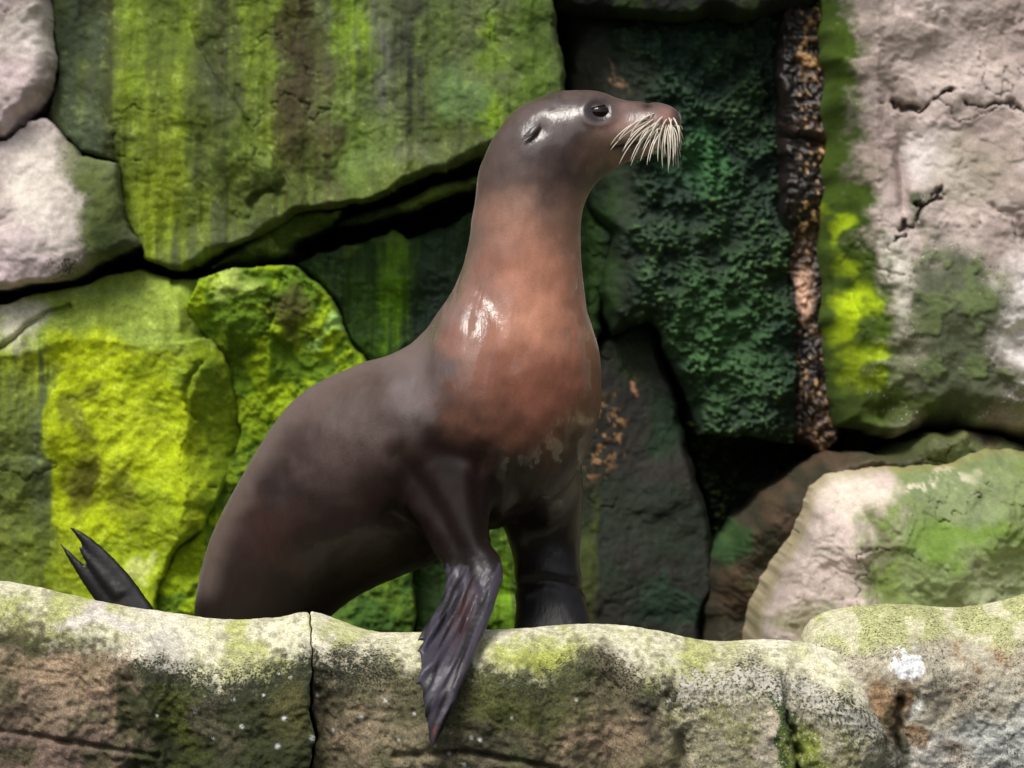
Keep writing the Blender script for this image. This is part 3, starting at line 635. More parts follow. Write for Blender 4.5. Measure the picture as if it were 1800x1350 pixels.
ledge('ledge_rock', -1100, 549, CREST, SHOULD, 0.0, col_ledge_left, 'brown and black mossed ledge rock with pale top under the sea lion’s hind end', 31, end_r=(20, 5),
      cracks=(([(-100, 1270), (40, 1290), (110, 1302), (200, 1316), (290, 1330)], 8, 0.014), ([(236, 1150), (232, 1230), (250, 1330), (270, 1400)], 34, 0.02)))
def col_ledge_mid(c):
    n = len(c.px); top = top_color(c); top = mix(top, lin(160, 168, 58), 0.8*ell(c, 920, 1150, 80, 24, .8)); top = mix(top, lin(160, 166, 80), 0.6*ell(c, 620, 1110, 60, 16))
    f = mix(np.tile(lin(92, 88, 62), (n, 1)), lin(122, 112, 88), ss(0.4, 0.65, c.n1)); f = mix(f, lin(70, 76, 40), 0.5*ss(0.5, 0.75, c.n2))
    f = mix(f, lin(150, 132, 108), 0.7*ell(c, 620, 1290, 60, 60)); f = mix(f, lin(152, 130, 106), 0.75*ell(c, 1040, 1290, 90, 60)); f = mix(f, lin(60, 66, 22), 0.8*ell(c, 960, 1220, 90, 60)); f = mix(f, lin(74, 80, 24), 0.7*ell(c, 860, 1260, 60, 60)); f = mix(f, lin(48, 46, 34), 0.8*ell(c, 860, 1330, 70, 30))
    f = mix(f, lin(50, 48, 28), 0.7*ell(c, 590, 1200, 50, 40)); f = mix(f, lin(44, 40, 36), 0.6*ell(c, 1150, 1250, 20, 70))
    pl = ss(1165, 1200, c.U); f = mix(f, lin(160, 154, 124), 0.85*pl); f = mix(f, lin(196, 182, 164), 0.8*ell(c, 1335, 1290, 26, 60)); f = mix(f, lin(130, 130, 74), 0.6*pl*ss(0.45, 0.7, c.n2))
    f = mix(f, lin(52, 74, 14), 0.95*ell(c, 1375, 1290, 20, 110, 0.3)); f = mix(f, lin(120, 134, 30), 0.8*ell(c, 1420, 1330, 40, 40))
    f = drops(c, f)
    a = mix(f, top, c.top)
    st = np.exp(-((c.py-c.sh-14)/50)**2)
    return a, masks(n, np.clip(0.55*(1-c.top) + 0.4*st*(0.4+0.9*c.n1) + 0.42*c.top*ss(0.2, 0.8, c.n2), 0, 1), np.clip(0.35*st*(1-c.top) + 0.55*pl*(1-c.top) + 0.1*c.top, 0, 1), 0.05)
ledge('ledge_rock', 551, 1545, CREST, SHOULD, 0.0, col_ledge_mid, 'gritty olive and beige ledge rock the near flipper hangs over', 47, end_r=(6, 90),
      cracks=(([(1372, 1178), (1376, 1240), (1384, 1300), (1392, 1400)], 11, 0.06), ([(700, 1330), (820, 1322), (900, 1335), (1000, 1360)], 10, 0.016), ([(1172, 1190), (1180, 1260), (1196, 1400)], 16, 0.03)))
def col_ledge_right(c):
    n = len(c.px); top = mix(np.tile(lin(196, 192, 160), (n, 1)), lin(168, 172, 106), 0.7*ss(0.42, 0.66, c.n2))
    f = mix(np.tile(lin(176, 168, 148), (n, 1)), lin(206, 200, 188), ss(0.4, 0.65, c.n1)); f = mix(f, lin(144, 112, 76), 0.85*ell(c, 1545, 1230, 50, 60)); f = mix(f, lin(130, 98, 64), 0.8*ell(c, 1640, 1290, 70, 60)*ss(0.35, 0.6, c.n2)); f = mix(f, lin(140, 110, 74), 0.7*ell(c, 1720, 1170, 40, 50)*ss(0.4, 0.6, c.n2))
    f = mix(f, lin(180, 184, 180), 0.7*ell(c, 1740, 1290, 60, 50)); f = mix(f, lin(44, 48, 16), 0.8*ell(c, 1560, 1310, 14, 70))
    a = mix(f, top, 1-ss(1110, 1150, c.V)); a = mix(a, lin(250, 248, 244), 0.97*(1-ss(0.75, 1.1, np.hypot((c.px-1580)/28, (c.py-1166)/30) + 0.9*(c.n3-0.5) + 0.6*(c.n2-0.5)))); a = mix(a, lin(240, 238, 230), 0.8*ell(c, 1610, 1240, 22, 22, 0.4))
    return a, masks(n, np.clip(0.42 + 0.25*ss(0.45, 0.7, c.n2) - 0.5*ell(c, 1580, 1165, 30, 34, 0.3), 0, 1), 0.25, 0.02)
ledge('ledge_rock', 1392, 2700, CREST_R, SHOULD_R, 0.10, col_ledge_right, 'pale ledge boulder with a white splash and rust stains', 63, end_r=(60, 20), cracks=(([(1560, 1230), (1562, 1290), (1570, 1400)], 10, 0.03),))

# ------------------------------------------------------------------ sea lion
def catmull(rows, n):
    a = np.array(rows, float); m = len(a)
    chord = np.concatenate([[0], np.cumsum(np.linalg.norm(np.diff(a[:, :3], axis=0), axis=1)**0.5)])
    g = np.gradient(a, chord, axis=0); t = np.linspace(0, chord[-1], n)
    i = np.clip(np.searchsorted(chord, t, side='right')-1, 0, m-2); h = (chord[i+1]-chord[i])[:, None]; u = ((t-chord[i])/(chord[i+1]-chord[i]))[:, None]
    return (2*u**3-3*u**2+1)*a[i] + (u**3-2*u**2+u)*h*g[i] + (-2*u**3+3*u**2)*a[i+1] + (u**3-u**2)*h*g[i+1]

def loft(sections, n=120, m=48, power=2.0, lead=0.0):
    """sections: (A point, B point, half thickness). Returns a closed tube through them."""
    rows = [np.concatenate([P(*s[0]), P(*s[1]), [s[2]]]) for s in sections]
    r = catmull(rows, n); A, B, th = r[:, 0:3], r[:, 3:6], np.maximum(r[:, 6], 0.002)
    ctr = (A+B)/2; h = (A-B)/2; tan = np.gradient(ctr, axis=0)
    nrm = np.cross(h, tan); nrm /= np.linalg.norm(nrm, axis=1)[:, None]+1e-12
    th_ = np.linspace(0, 2*np.pi, m, endpoint=False); cs, sn = np.cos(th_), np.sin(th_)
    cs2 = np.sign(cs)*np.abs(cs)**(2/power); sn2 = np.sign(sn)*np.abs(sn)**(2/power)*(1+lead*cs)
    co = ctr[:, None] + cs2[None, :, None]*h[:, None] + sn2[None, :, None]*nrm[:, None]*th[:, None, None]
    co = co.reshape(-1, 3); i = np.arange(n*m).reshape(n, m); j = np.roll(i, -1, 1)
    q = [tuple(x) for x in np.stack([i[:-1], j[:-1], j[1:], i[1:]], -1).reshape(-1, 4)]
    co = np.concatenate([co, ctr[:1], ctr[-1:]])
    q += [(n*m, i[0, (k+1) % m], i[0, k]) for k in range(m)] + [(n*m+1, i[-1, k], i[-1, (k+1) % m]) for k in range(m)]
    return co, q

BODY = [((372, 1218, .36), (446, 1226, .36), .05), ((345, 1170, .36), (490, 1190, .36), .105), ((342, 1075, .355), (560, 1105, .355), .14), ((357, 990, .35), (620, 1052, .35), .160), ((395, 890, .34), (705, 1010, .34), .178),
        ((455, 785, .33), (790, 978, .33), .192), ((530, 692, .32), (862, 938, .32), .196), ((620, 645, .305), (930, 900, .305), .192), ((712, 614, .29), (1005, 850, .29), .186), ((762, 560, .28), (1052, 735, .28), .174),
        ((798, 504, .275), (1055, 640, .275), .155), ((821, 436, .27), (1034, 545, .27), .132), ((832, 366, .27), (1021, 445, .27), .116), ((842, 305, .27), (1024, 372, .27), .110), ((862, 247, .27), (1046, 326, .27), .106), ((893, 202, .268), (1080, 296, .268), .100),
        ((940, 171, .266), (1100, 285, .266), .094), ((990, 158, .264), (1114, 280, .264), .086), ((1035, 160, .262), (1130, 275, .262), .076), ((1078, 171, .26), (1148, 268, .26), .064), ((1118, 179, .258), (1166, 257, .258), .055), ((1150, 181, .257), (1182, 243, .257), .048),
        ((1178, 186, .256), (1194, 226, .256), .035), ((1194, 198, .256), (1198, 212, .256), .012)]
FORE_NEAR = [((892, 740, .24), (720, 770, .27), .07), ((872, 840, .15), (700, 830, .19), .07), ((862, 905, .075), (718, 900, .125), .055), ((868, 955, .02), (752, 962, .06), .040), ((886, 1000, -.015), (783, 1010, .01), .026), ((876, 1045, -.05), (782, 1055, -.035), .015),
             ((853, 1110, -.112), (748, 1118, -.108), .010), ((828, 1170, -.190), (738, 1165, -.188), .009), ((806, 1222, -.222), (738, 1200, -.222), .008), ((784, 1272, -.236), (748, 1262, -.236), .007), ((762, 1312, -.242), (755, 1313, -.242), .003)]
RAY_1 = [((884, 985, .0), (850, 990, .0), .020), ((878, 1035, -.045), (850, 1040, -.045), .018), ((853, 1110, -.115), (830, 1104, -.115), .014), ((828, 1170, -.193), (808, 1164, -.193), .012), ((806, 1222, -.225), (790, 1216, -.225), .010), ((784, 1270, -.238), (772, 1266, -.238), .008), ((762, 1314, -.243), (757, 1313, -.243), .003)]
RAY_2 = [((850, 1010, -.02), (832, 1012, -.02), .016), ((828, 1070, -.078), (812, 1066, -.078), .014), ((796, 1130, -.142), (780, 1124, -.142), .012), ((764, 1176, -.203), (750, 1168, -.203), .010), ((732, 1206, -.222), (727, 1201, -.222), .004)]
RAY_3 = [((824, 1010, -.01), (808, 1012, -.01), .015), ((804, 1062, -.062), (790, 1058, -.062), .013), ((772, 1110, -.118), (756, 1104, -.118), .011), ((738, 1150, -.168), (733, 1143, -.168), .004)]
RAY_4 = [((802, 1008, .0), (788, 1008, .0), .014), ((788, 1060, -.052), (776, 1056, -.052), .012), ((758, 1108, -.108), (746, 1102, -.108), .008), ((737, 1128, -.135), (734, 1123, -.135), .003)]
RAY_5 = [((852, 1040, -.05), (840, 1044, -.05), .013), ((832, 1110, -.120), (818, 1104, -.120), .011), ((800, 1175, -.200), (788, 1170, -.200), .009), ((764, 1236, -.232), (752, 1230, -.232), .007), ((746, 1262, -.238), (743, 1258, -.238), .003)]
FORE_FAR = [((1015, 760, .38), (880, 800, .38), .07), ((1028, 850, .40), (874, 900, .40), .06), ((1022, 920, .41), (893, 952, .41), .052), ((1021, 1000, .40), (903, 1005, .40), .046), ((1030, 1060, .38), (906, 1060, .38), .040), ((1050, 1125, .34), (905, 1120, .34), .034),
            ((1085, 1172, .29), (935, 1196, .30), .026), ((1150, 1195, .22), (1000, 1215, .18), .016), ((1210, 1205, .17), (1090, 1222, .10), .010)]
HIND = [((450, 1150, .36), (400, 1235, .36), .05), ((340, 1118, .37), (305, 1200, .37), .04), ((282, 1082, .38), (222, 1122, .38), .018), ((243, 1040, .39), (190, 1078, .39), .012), ((222, 1018, .40), (172, 1052, .40), .008)]
TOE_A = [((272, 1070, .38), (240, 1092, .38), .012), ((222, 1004, .40), (192, 1028, .40), .010), ((186, 966, .41), (160, 986, .41), .008), ((150, 938, .418), (138, 950, .418), .006), ((124, 924, .42), (121, 928, .42), .003)]
TOE_B = [((222, 1040, .385), (200, 1056, .385), .009), ((186, 1000, .40), (168, 1014, .40), .008), ((156, 974, .41), (146, 982, .41), .006), ((138, 958, .415), (136, 961, .415), .003)]
TOE_C = [((236, 1090, .385), (205, 1110, .385), .012), ((186, 1030, .40), (160, 1048, .40), .009), ((146, 990, .41), (130, 1002, .41), .007), ((107, 953, .42), (104, 957, .42), .003)]
HIND2 = [((430, 1200, .44), (400, 1245, .44), .04), ((330, 1170, .50), (310, 1220, .48), .03), ((250, 1160, .56), (230, 1215, .52), .014), ((180, 1160, .60), (170, 1205, .56), .008)]

def ellipsoid(c, r, m=24):
    u, v = np.meshgrid(np.linspace(0, 2*np.pi, m, endpoint=False), np.linspace(0, np.pi, m)[1:-1])
    p = np.stack([np.cos(u)*np.sin(v), np.sin(u)*np.sin(v), np.cos(v)], -1).reshape(-1, 3)
    n = m; i = np.arange(len(p)).reshape(m-2, m); j = np.roll(i, -1, 1)
    q = [tuple(x) for x in np.stack([i[:-1], i[1:], j[1:], j[:-1]], -1).reshape(-1, 4)]
    p = np.concatenate([p, [[0, 0, 1], [0, 0, -1]]]); a, b2 = len(p)-2, len(p)-1
    q += [(a, i[0, k], i[0, (k+1) % m]) for k in range(m)] + [(b2, i[-1, (k+1) % m], i[-1, k]) for k in range(m)]
    return p*np.asarray(r) + c, q

pieces = [loft(BODY, 220, 72), loft(FORE_NEAR, 140, 48, lead=0.25), loft(RAY_1, 70, 20), loft(RAY_2, 60, 18), loft(RAY_3, 50, 18), loft(RAY_4, 50, 16), loft(RAY_5, 50, 16), loft(FORE_FAR, 100, 40, lead=0.2), loft(HIND, 60, 32), loft(TOE_A, 50, 20), loft(TOE_B, 40, 16), loft(TOE_C, 50, 20), loft(HIND2, 50, 24),
          ellipsoid(P(842, 715, .22), (.115, .14, .235)), ellipsoid(P(790, 850, .2), (.08, .07, .12)), ellipsoid(P(935, 790, .36), (.10, .09, .15))]
co, fa = [], []; off = 0
for p, q in pieces:
    co.append(p); fa += [tuple(int(k)+off for k in f) for f in q]; off += len(p)
tmp = make_mesh('sea_lion_blank', np.concatenate(co), fa)
md = tmp.modifiers.new('remesh', 'REMESH'); md.mode = 'VOXEL'; md.voxel_size = 0.0038
dg = bpy.context.evaluated_depsgraph_get(); ev = tmp.evaluated_get(dg); me = ev.to_mesh()
nv = len(me.vertices); V = np.empty(nv*3, np.float32); me.vertices.foreach_get('co', V); V = V.reshape(-1, 3).astype(float)
nf = len(me.polygons); lt = np.empty(nf, np.int32); me.polygons.foreach_get('loop_total', lt)
F = [tuple(p.vertices) for p in me.polygons]
ed = np.empty(len(me.edges)*2, np.int32); me.edges.foreach_get('vertices', ed); ed = ed.reshape(-1, 2)
ev.to_mesh_clear(); bpy.data.objects.remove(tmp)

deg = np.bincount(ed.ravel(), minlength=nv).astype(float)[:, None]
def lap(v):
    s = np.zeros_like(v)
    for k in range(v.shape[1]): s[:, k] = np.bincount(ed[:, 0], v[ed[:, 1], k], nv) + np.bincount(ed[:, 1], v[ed[:, 0], k], nv)
    return s/np.maximum(deg, 1)
def proj(v): return 900 + v[:, 0]/S*DIST/(DIST+v[:, 1]), 675 - (v[:, 2]-CZ)/S*DIST/(DIST+v[:, 1])
def g2(px, py, cx, cy, r): return np.exp(-((px-cx)**2+(py-cy)**2)/(r*r))
px, py = proj(V)
W = np.clip(0.12 + g2(px, py, 790, 850, 130) + 0.8*g2(px, py, 850, 650, 150) + g2(px, py, 920, 880, 110) + g2(px, py, 380, 1180, 90), 0, 1)*(1-0.85*ss(1000, 1040, py)*(px > 600))
W = W*(1-0.8*ss(330, 280, px)) if False else W*np.where((px < 300), 0.25, 1)
for _ in range(40): V = V + (W*0.8)[:, None]*(lap(V)-V)
for _ in range(3): V = V + 0.35*(lap(V)-V)

def normals(v):
    nrm = np.zeros_like(v); tri = np.array([(f[0], f[1], f[2]) for f in F]); fn = np.cross(v[tri[:, 1]]-v[tri[:, 0]], v[tri[:, 2]]-v[tri[:, 0]])
    for k in range(4):
        ids = np.array([f[k % len(f)] for f in F])
        for a in range(3): nrm[:, a] += np.bincount(ids, fn[:, a], nv)
    return nrm/(np.linalg.norm(nrm, axis=1)[:, None]+1e-12)
NR = normals(V); px, py = proj(V)
c_y = 0.262
headm = ss(1000, 860, px*0 + py)*0 + (py < 330)
disp = np.zeros(nv)
# mouth line, cheek, brow, eye socket
dm, _s = polyline_d(px, py, [(1078, 262), (1100, 258), (1130, 250), (1160, 244), (1192, 228)])
disp -= 0.009*np.exp(-(dm/4.5)**2)*headm
disp += 0.007*g2(px, py, 1152, 222, 26)*headm + 0.003*g2(px, py, 1175, 215, 20)*headm
r_eye = np.hypot((px-1052)/1.25, py-197)
disp += headm*(0.0035*np.exp(-((r_eye-22)/7)**2) - 0.006*np.exp(-(r_eye/14)**2) + 0.006*g2(px, py, 1040, 178, 26))
disp -= 0.006*g2(px, py, 1095, 205, 26)*headm
disp -= 0.008*g2(px, py, 1138, 187, 8)*headm*(np.abs(V[:, 1]-c_y) < 0.05)
disp -= 0.004*g2(px, py, 950, 225, 16)*headm
# loose skin: folds round the arm pits, throat and hip; soft muscle relief
def crease(pts, w, h, bulge=0.5):
    d, s = polyline_d(px, py, pts); return -h*np.exp(-(d/w)**2) + h*bulge*np.exp(-((d-1.9*w)/w)**2)
nearside = (NR[:, 1] < 0.2)
disp += nearside*(crease([(700, 800), (735, 850), (775, 910), (800, 970), (806, 1010)], 16, 0.006, 0.3) + crease([(850, 790), (842, 840), (850, 900), (862, 950)], 14, 0.006, 0.3) + crease([(720, 690), (745, 640), (770, 600)], 24, 0.004)
     + crease([(690, 905), (740, 930), (775, 985)], 14, 0.005) + crease([(905, 1030), (960, 1020), (1030, 1035)], 9, 0.003))
disp += 0.006*(fbm(V[:, 0]*9, V[:, 1]*9, V[:, 2]*9, 3, 5)-0.5)*(1-ss(900, 1080, py))*ss(290, 340, px) + 0.0018*(fbm(V[:, 0]*40, V[:, 1]*40, V[:, 2]*16, 3, 6)-0.5)
# finger rays and wrinkles of the near flipper, scalloped trailing edge
fl = ss(985, 1040, py)*(px > 700)*(px < 900)*(V[:, 1] < 0.05)
u = (px - (0.5*(870+780) - 0.42*(py-1050)))
disp += fl*(0.0*np.sin((px + 0.38*(py-1000))/6.5 + 3*(fbm(px/20, py/60, 0, 3, 8)-0.5))*ss(1240, 1180, py) + 0.004*(fbm((px+0.42*py)/7, py/40, 0, 3, 9)-0.5))
V = V + disp[:, None]*NR
for _ in range(1): V = V + 0.3*(lap(V)-V)
NR = normals(V); px, py = proj(V)

HEADC = lin(84, 70, 65); BACKC = lin(86, 72, 66); CHEST = lin(166, 112, 90); TAN = lin(150, 118, 100); WET_SHADE = lin(40, 25, 20); RED = lin(66, 37, 28); FLIP = lin(60, 55, 66)
cc = context(px, py, 900)
alb = np.tile(BACKC, (nv, 1))
alb = mix(alb, WET_SHADE*0.8, ss(600, 830, cc.V + 0.25*(cc.px-600))); alb = mix(alb, RED, 0.7*ell(cc, 430, 980, 100, 100)); alb = mix(alb, lin(84, 66, 60), 0.6*ell(cc, 620, 740, 110, 80, .8))  # lower body: shade and wet darkening both put into the coat colour
alb = mix(alb, HEADC, 1-ss(300, 400, cc.V)); alb = mix(alb, lin(122, 100, 88), 0.9*ell(cc, 930, 390, 100, 60)); alb = mix(alb, CHEST, 0.9*ell(cc, 930, 570, 120, 170, 0.9)); alb = mix(alb, lin(192, 134, 108), 0.7*ell(cc, 940, 540, 50, 110, .9)); alb = mix(alb, lin(128, 78, 62), 0.7*ell(cc, 950, 680, 90, 60, .8))
alb = mix(alb, lin(96, 84, 82), 0.8*ell(cc, 740, 640, 60, 80)); alb = mix(alb, lin(146, 116, 106), 0.8*ell(cc, 1120, 212, 60, 40, .7)); alb = mix(alb, lin(150, 108, 98), 0.7*ell(cc, 1165, 215, 26, 30, .7)); alb = mix(alb, lin(150, 118, 98), 0.6*ell(cc, 1060, 270, 50, 26)); alb = mix(alb, lin(58, 46, 44), 0.75*ell(cc, 985, 275, 70, 34, .8)); alb = mix(alb, lin(62, 50, 46), 0.7*ell(cc, 985, 165, 80, 14, .7))
alb = mix(alb, lin(60, 46, 46), 0.95*g2(px, py, 1192, 196, 13))
alb = mix(alb, lin(30, 24, 24), 0.95*np.exp(-((px-1138)/9)**2-((py-187)/4.5)**2)); alb = mix(alb, lin(40, 30, 30), 0.9*np.exp(-(np.maximum(r_eye-15, 0)/7)**2)*(py < 330))
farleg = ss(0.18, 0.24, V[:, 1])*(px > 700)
bd0, _s = polyline_d(px, py, [(350, 1060), (430, 1150)])
flip = np.clip(ss(985, 1003, py + 0.1*(px-800) + 40*(cc.n3-0.5))*(px > 700) + (px < 290), 0, 1)
alb = mix(alb, mix(np.tile(FLIP, (nv, 1)), lin(22, 19, 20), ss(0.42, 0.7, fbm((px+0.42*py)/9, py/70, 0, 3, 19))), flip); alb = mix(alb, lin(22, 18, 20), farleg*ss(880, 960, py)); alb = mix(alb, lin(20, 18, 18), 1.0*(px < 330)*(py < 1200)*(bd0 > 40)); alb = mix(alb, lin(20, 15, 14), 0.92*ss(760, 880, cc.V)*ss(640, 720, px)*(1-flip)); alb = mix(alb, lin(26, 18, 16), 0.7*ss(960, 1040, cc.V)*(1-flip)*(px > 290)*(px < 700))  # black flipper skin; deep shade on arm and belly also painted dark
alb = mix(alb, lin(150, 100, 60), 0.6*np.exp(-((px-763-0.25*(1290-py))/2.5)**2-((py-1284)/12)**2)); alb = mix(alb, lin(70, 40, 36), 0.6*np.exp(-((px-815+0.3*(py-1080))/14)**2-((py-1080)/50)**2)*(py > 1000))
dml = np.exp(-(dm/3.5)**2)*(py < 330); alb = mix(alb, lin(40, 26, 26), 0.8*dml)
alb = mix(alb, lin(24, 16, 14), 0.9*ss(710, 840, cc.V - 0.12*(px-900))*ss(660, 780, px)*(1-flip)); alb = mix(alb, lin(26, 17, 14), 0.65*ss(820, 980, cc.V + 0.1*(px-500))*(1-flip)*(px > 290)*(px < 760))  # shade under chest and flank deepened in the colour
alb = alb*(0.82+0.24*cc.n2[:, None]+0.12*fbm(px/6, py/14, 0, 3, 71)[:, None])
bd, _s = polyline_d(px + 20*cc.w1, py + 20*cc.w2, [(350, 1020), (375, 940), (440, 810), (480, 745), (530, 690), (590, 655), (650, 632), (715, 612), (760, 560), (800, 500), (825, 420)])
sky_rim = 1 - ss(0, 60, bd)
alb = mix(alb, lin(120, 106, 100), 0.55*sky_rim**1.5)  # pale band imitates the sky's reflection along the back
# wet film: where water still runs over the coat
wet = np.clip(ell(cc, 840, 580, 80, 140, .4)*ss(0.40, 0.46, fbm((px+0.3*py)/17, py/110, 0, 4, 41)) + ell(cc, 1015, 560, 26, 190, .4)*ss(0.45, 0.52, fbm(px/12, py/60, 0, 4, 42)) + ell(cc, 950, 790, 90, 90, .4)*ss(0.45, 0.5, fbm(px/40, py/50, 0, 4, 43))
     + ell(cc, 1010, 208, 140, 52, .4)*ss(0.26, 0.32, fbm(px/60, py/30, 0, 4, 44)) + flip*0.2 + 0.3*ss(800, 880, cc.V)*ss(870, 900, px)*(1-flip) + 0.3*ell(cc, 600, 960, 150, 60, .5)*(1-flip), 0, 1)
mask = masks(nv, ell(cc, 780, 880, 110, 110, .4)*(1-flip), np.maximum(1-ss(560, 800, cc.V+0.2*(px-600)), sky_rim), wet)

m_skin, nt, b = nodes('wet_fur'); L = nt.links.new
at = N(nt, 'ShaderNodeAttribute', attribute_name='alb'); mk = N(nt, 'ShaderNodeAttribute', attribute_name='mask'); sep = N(nt, 'ShaderNodeSeparateColor'); L(mk.outputs['Color'], sep.inputs[0])
tc = N(nt, 'ShaderNodeTexCoord'); nz = N(nt, 'ShaderNodeTexNoise', Scale=300.0, Detail=5.0, Roughness=0.75); L(tc.outputs['Object'], nz.inputs['Vector'])
mr = N(nt, 'ShaderNodeMapRange'); mr.inputs['From Min'].default_value = 0.3; mr.inputs['From Max'].default_value = 0.7; mr.inputs['To Min'].default_value = 0.86; mr.inputs['To Max'].default_value = 1.14; L(nz.outputs['Fac'], mr.inputs['Value'])
vm = N(nt, 'ShaderNodeVectorMath', operation='SCALE'); L(at.outputs['Color'], vm.inputs[0]); L(mr.outputs[0], vm.inputs['Scale']); L(vm.outputs[0], b.inputs['Base Color'])
rr = N(nt, 'ShaderNodeMapRange'); rr.inputs['To Min'].default_value = 0.46; rr.inputs['To Max'].default_value = 0.24; L(sep.outputs[2], rr.inputs['Value']); L(rr.outputs[0], b.inputs['Roughness'])
spm = N(nt, 'ShaderNodeMapRange'); spm.inputs['To Min'].default_value = 0.24; spm.inputs['To Max'].default_value = 0.06; L(sep.outputs[0], spm.inputs['Value']); L(spm.outputs[0], b.inputs['Specular IOR Level'])
L(sep.outputs[2], b.inputs['Coat Weight']); b.inputs['Coat Roughness'].default_value = 0.05
shm = N(nt, 'ShaderNodeMath', operation='MULTIPLY'); L(sep.outputs[1], shm.inputs[0]); shm.inputs[1].default_value = 0.8; L(shm.outputs[0], b.inputs['Sheen Weight']); b.inputs['Sheen Roughness'].default_value = 0.15; b.inputs['Sheen Tint'].default_value = (0.9, 0.85, 0.85, 1)
mpc = N(nt, 'ShaderNodeMapping'); mpc.inputs['Scale'].default_value = (170, 170, 26); mpc.inputs['Rotation'].default_value = (0, math.radians(14), 0); L(tc.outputs['Object'], mpc.inputs['Vector'])
nzc = N(nt, 'ShaderNodeTexNoise', Scale=1.0, Detail=4.0, Roughness=0.6); L(mpc.outputs[0], nzc.inputs['Vector'])
bpc = N(nt, 'ShaderNodeBump', Strength=0.34, Distance=0.004); L(nzc.outputs['Fac'], bpc.inputs['Height']); L(bpc.outputs[0], b.inputs['Coat Normal'])
bp = N(nt, 'ShaderNodeBump', Strength=0.25, Distance=0.004); L(nz.outputs['Fac'], bp.inputs['Height']); L(bp.outputs[0], b.inputs['Normal'])

root = bpy.data.objects.new('sea_lion', None); COL.objects.link(root); root.location = Vector(P(420, 1226, .36))
tag(root, 'wet brown sea lion propped upright on its front flippers, muzzle raised, white whiskers', 'sea lion')
OFF = np.array(root.location)
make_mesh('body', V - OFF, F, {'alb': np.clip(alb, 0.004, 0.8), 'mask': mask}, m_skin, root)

def surf(x, y, near=True):
    d = np.hypot(px-x, py-y); m = d < 7
    if not m.any(): m = d < d.min()+3
    i = np.where(m)[0]; j = i[np.argmin(V[i, 1])] if near else i[np.argmax(V[i, 1])]
    return V[j, 1]

m_eye = simple('eye_gloss', (0.010, 0.005, 0.004), 0.06, 0.35, 0.0)
m_whisk = simple('whisker_cream', (0.62, 0.56, 0.46), 0.45)
m_lid = simple('lid_skin', tuple(lin(52, 42, 40)), 0.4, 0.4)
m_ear = simple('ear_skin', (0.06, 0.045, 0.04), 0.35); 
def local(p): return np.asarray(p) - OFF
for near in (True, False):
    ys = surf(1052, 197, near); s = 1 if near else -1
    p = P(1052, 198, ys + s*0.0125)
    e, q = ellipsoid(np.zeros(3), (.0215, .017, .0165), 28)
    o = make_mesh('eye', e + local(p), q, None, m_eye, root)
    for up in (True, False):                                   # lids: shells just outside the eyeball
        l, ql = ellipsoid(np.zeros(3), (.0235, .0192, .0182), 32)
        zt = l[:, 2] - 0.22*l[:, 0]
        kv = (zt > 0.0112) if up else (zt < -0.0120)
        ql = [f for f in ql if sum(kv[k] for k in f) >= len(f)-1]
        lo = make_mesh('eyelid', l + local(p), ql, None, m_lid, root)
        sm = lo.modifiers.new('thick', 'SOLIDIFY'); sm.thickness = 0.0016
    ys = surf(934, 233, near)
    co, q = loft([((950, 216, ys), (944, 226, ys), .003), ((944, 222, ys-s*.006), (934, 234, ys-s*.004), .006), ((934, 230, ys-s*.010), (926, 240, ys-s*.008), .006), ((926, 238, ys-s*.010), (921, 243, ys-s*.008), .004), ((919, 244, ys-s*.008), (918, 246, ys-s*.008), .002)], 24, 14)
    make_mesh('ear', co - OFF, q, None, m_ear, root)

rng = random.Random(4)
def whisker(p0, p1, p2, r0, r1):
    n, m = 12, 6; t = np.linspace(0, 1, n)[:, None]; c = (1-t)**2*p0 + 2*t*(1-t)*p1 + t*t*p2
    tan = np.gradient(c, axis=0); tan /= np.linalg.norm(tan, axis=1)[:, None]
    a = np.cross(tan, (0.3, 1, 0.2)); a /= np.linalg.norm(a, axis=1)[:, None]; b2 = np.cross(tan, a)
    r = (r0*(1-t)+r1*t); th = np.linspace(0, 2*np.pi, m, endpoint=False)
    v = (c[:, None] + (np.cos(th)[None, :, None]*a[:, None] + np.sin(th)[None, :, None]*b2[:, None])*r[:, None]).reshape(-1, 3)
    q = [(i*m+k, i*m+(k+1) % m, (i+1)*m+(k+1) % m, (i+1)*m+k) for i in range(n-1) for k in range(m)] + [tuple(range(m-1, -1, -1)), tuple((n-1)*m+k for k in range(m))]
    return make_mesh('whisker', v - OFF, q, None, m_whisk, root)
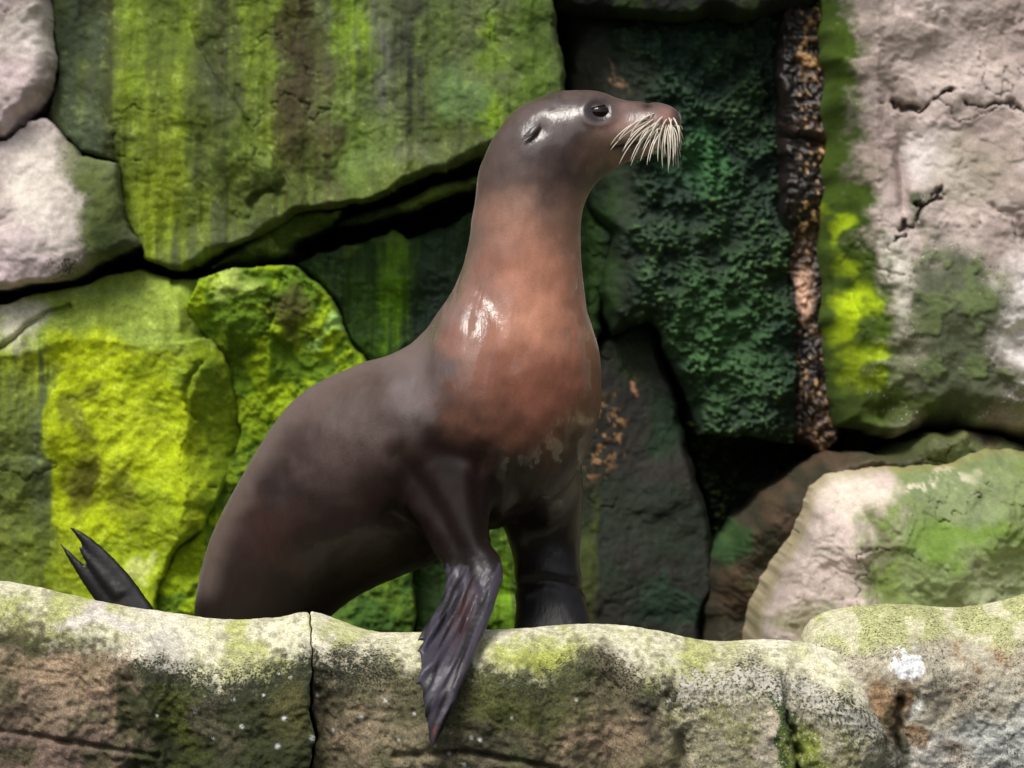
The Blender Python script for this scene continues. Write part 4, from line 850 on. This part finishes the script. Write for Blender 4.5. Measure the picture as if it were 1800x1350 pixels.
NEARW = [((1138, 226), (1075, 263)), ((1142, 216), (1084, 250)), ((1144, 232), (1089, 287)), ((1148, 222), (1096, 268)), ((1150, 236), (1110, 292)), ((1153, 228), (1118, 270)), ((1156, 238), (1126, 280)), ((1158, 230), (1130, 266)),
         ((1160, 240), (1139, 292)), ((1162, 232), (1146, 272)), ((1165, 240), (1152, 264)), ((1166, 234), (1158, 284)), ((1169, 240), (1166, 297)), ((1171, 232), (1170, 276)), ((1173, 240), (1176, 302)), ((1175, 232), (1181, 284)),
         ((1177, 238), (1183, 296)), ((1179, 230), (1188, 274)), ((1181, 234), (1190, 262)), ((1150, 212), (1105, 240)), ((1164, 220), (1140, 258)), ((1172, 222), (1160, 262)), ((1180, 222), (1178, 264)), ((1184, 220), (1194, 256))]
NEARW += [((a[0]+rng.uniform(-6, 6), a[1]+rng.uniform(-6, 4)), (z[0]+rng.uniform(-7, 7), z[1]-rng.uniform(4, 30))) for a, z in NEARW[::2]]
for (a, z) in NEARW:
    a = (a[0], a[1]-12); ys = surf(*a) + 0.002
    p0 = P(a[0], a[1], ys); p2 = P(z[0]+rng.uniform(-2, 2), z[1]+rng.uniform(-3, 3), ys - rng.uniform(.02, .05))
    mid = 0.45*p0 + 0.55*p2 + np.array(((0.004 if z[0] > a[0] else -0.006)+rng.uniform(-.004, .004), -0.018, 0.010+rng.uniform(-.004, .005)))
    whisker(p0, mid, p2, rng.uniform(.0014, .0021), .0007)
for (a, z) in [((1186, 200), (1198, 240)), ((1188, 204), (1199, 256)), ((1189, 208), (1200, 228)), ((1184, 214), (1196, 276)), ((1190, 206), (1201, 246)), ((1182, 220), (1188, 290)), ((1186, 212), (1197, 264)), ((1180, 222), (1176, 280)), ((1188, 216), (1192, 296))]:
    ys = surf(a[0]-6, a[1]+6, False) - 0.004
    p0 = P(a[0]-6, a[1]+6, ys); p2 = P(z[0], z[1], ys + rng.uniform(.02, .04)); mid = 0.5*(p0+p2) + np.array((0.006, 0.012, 0.006))
    whisker(p0, mid, p2, rng.uniform(.0013, .0019), .0007)
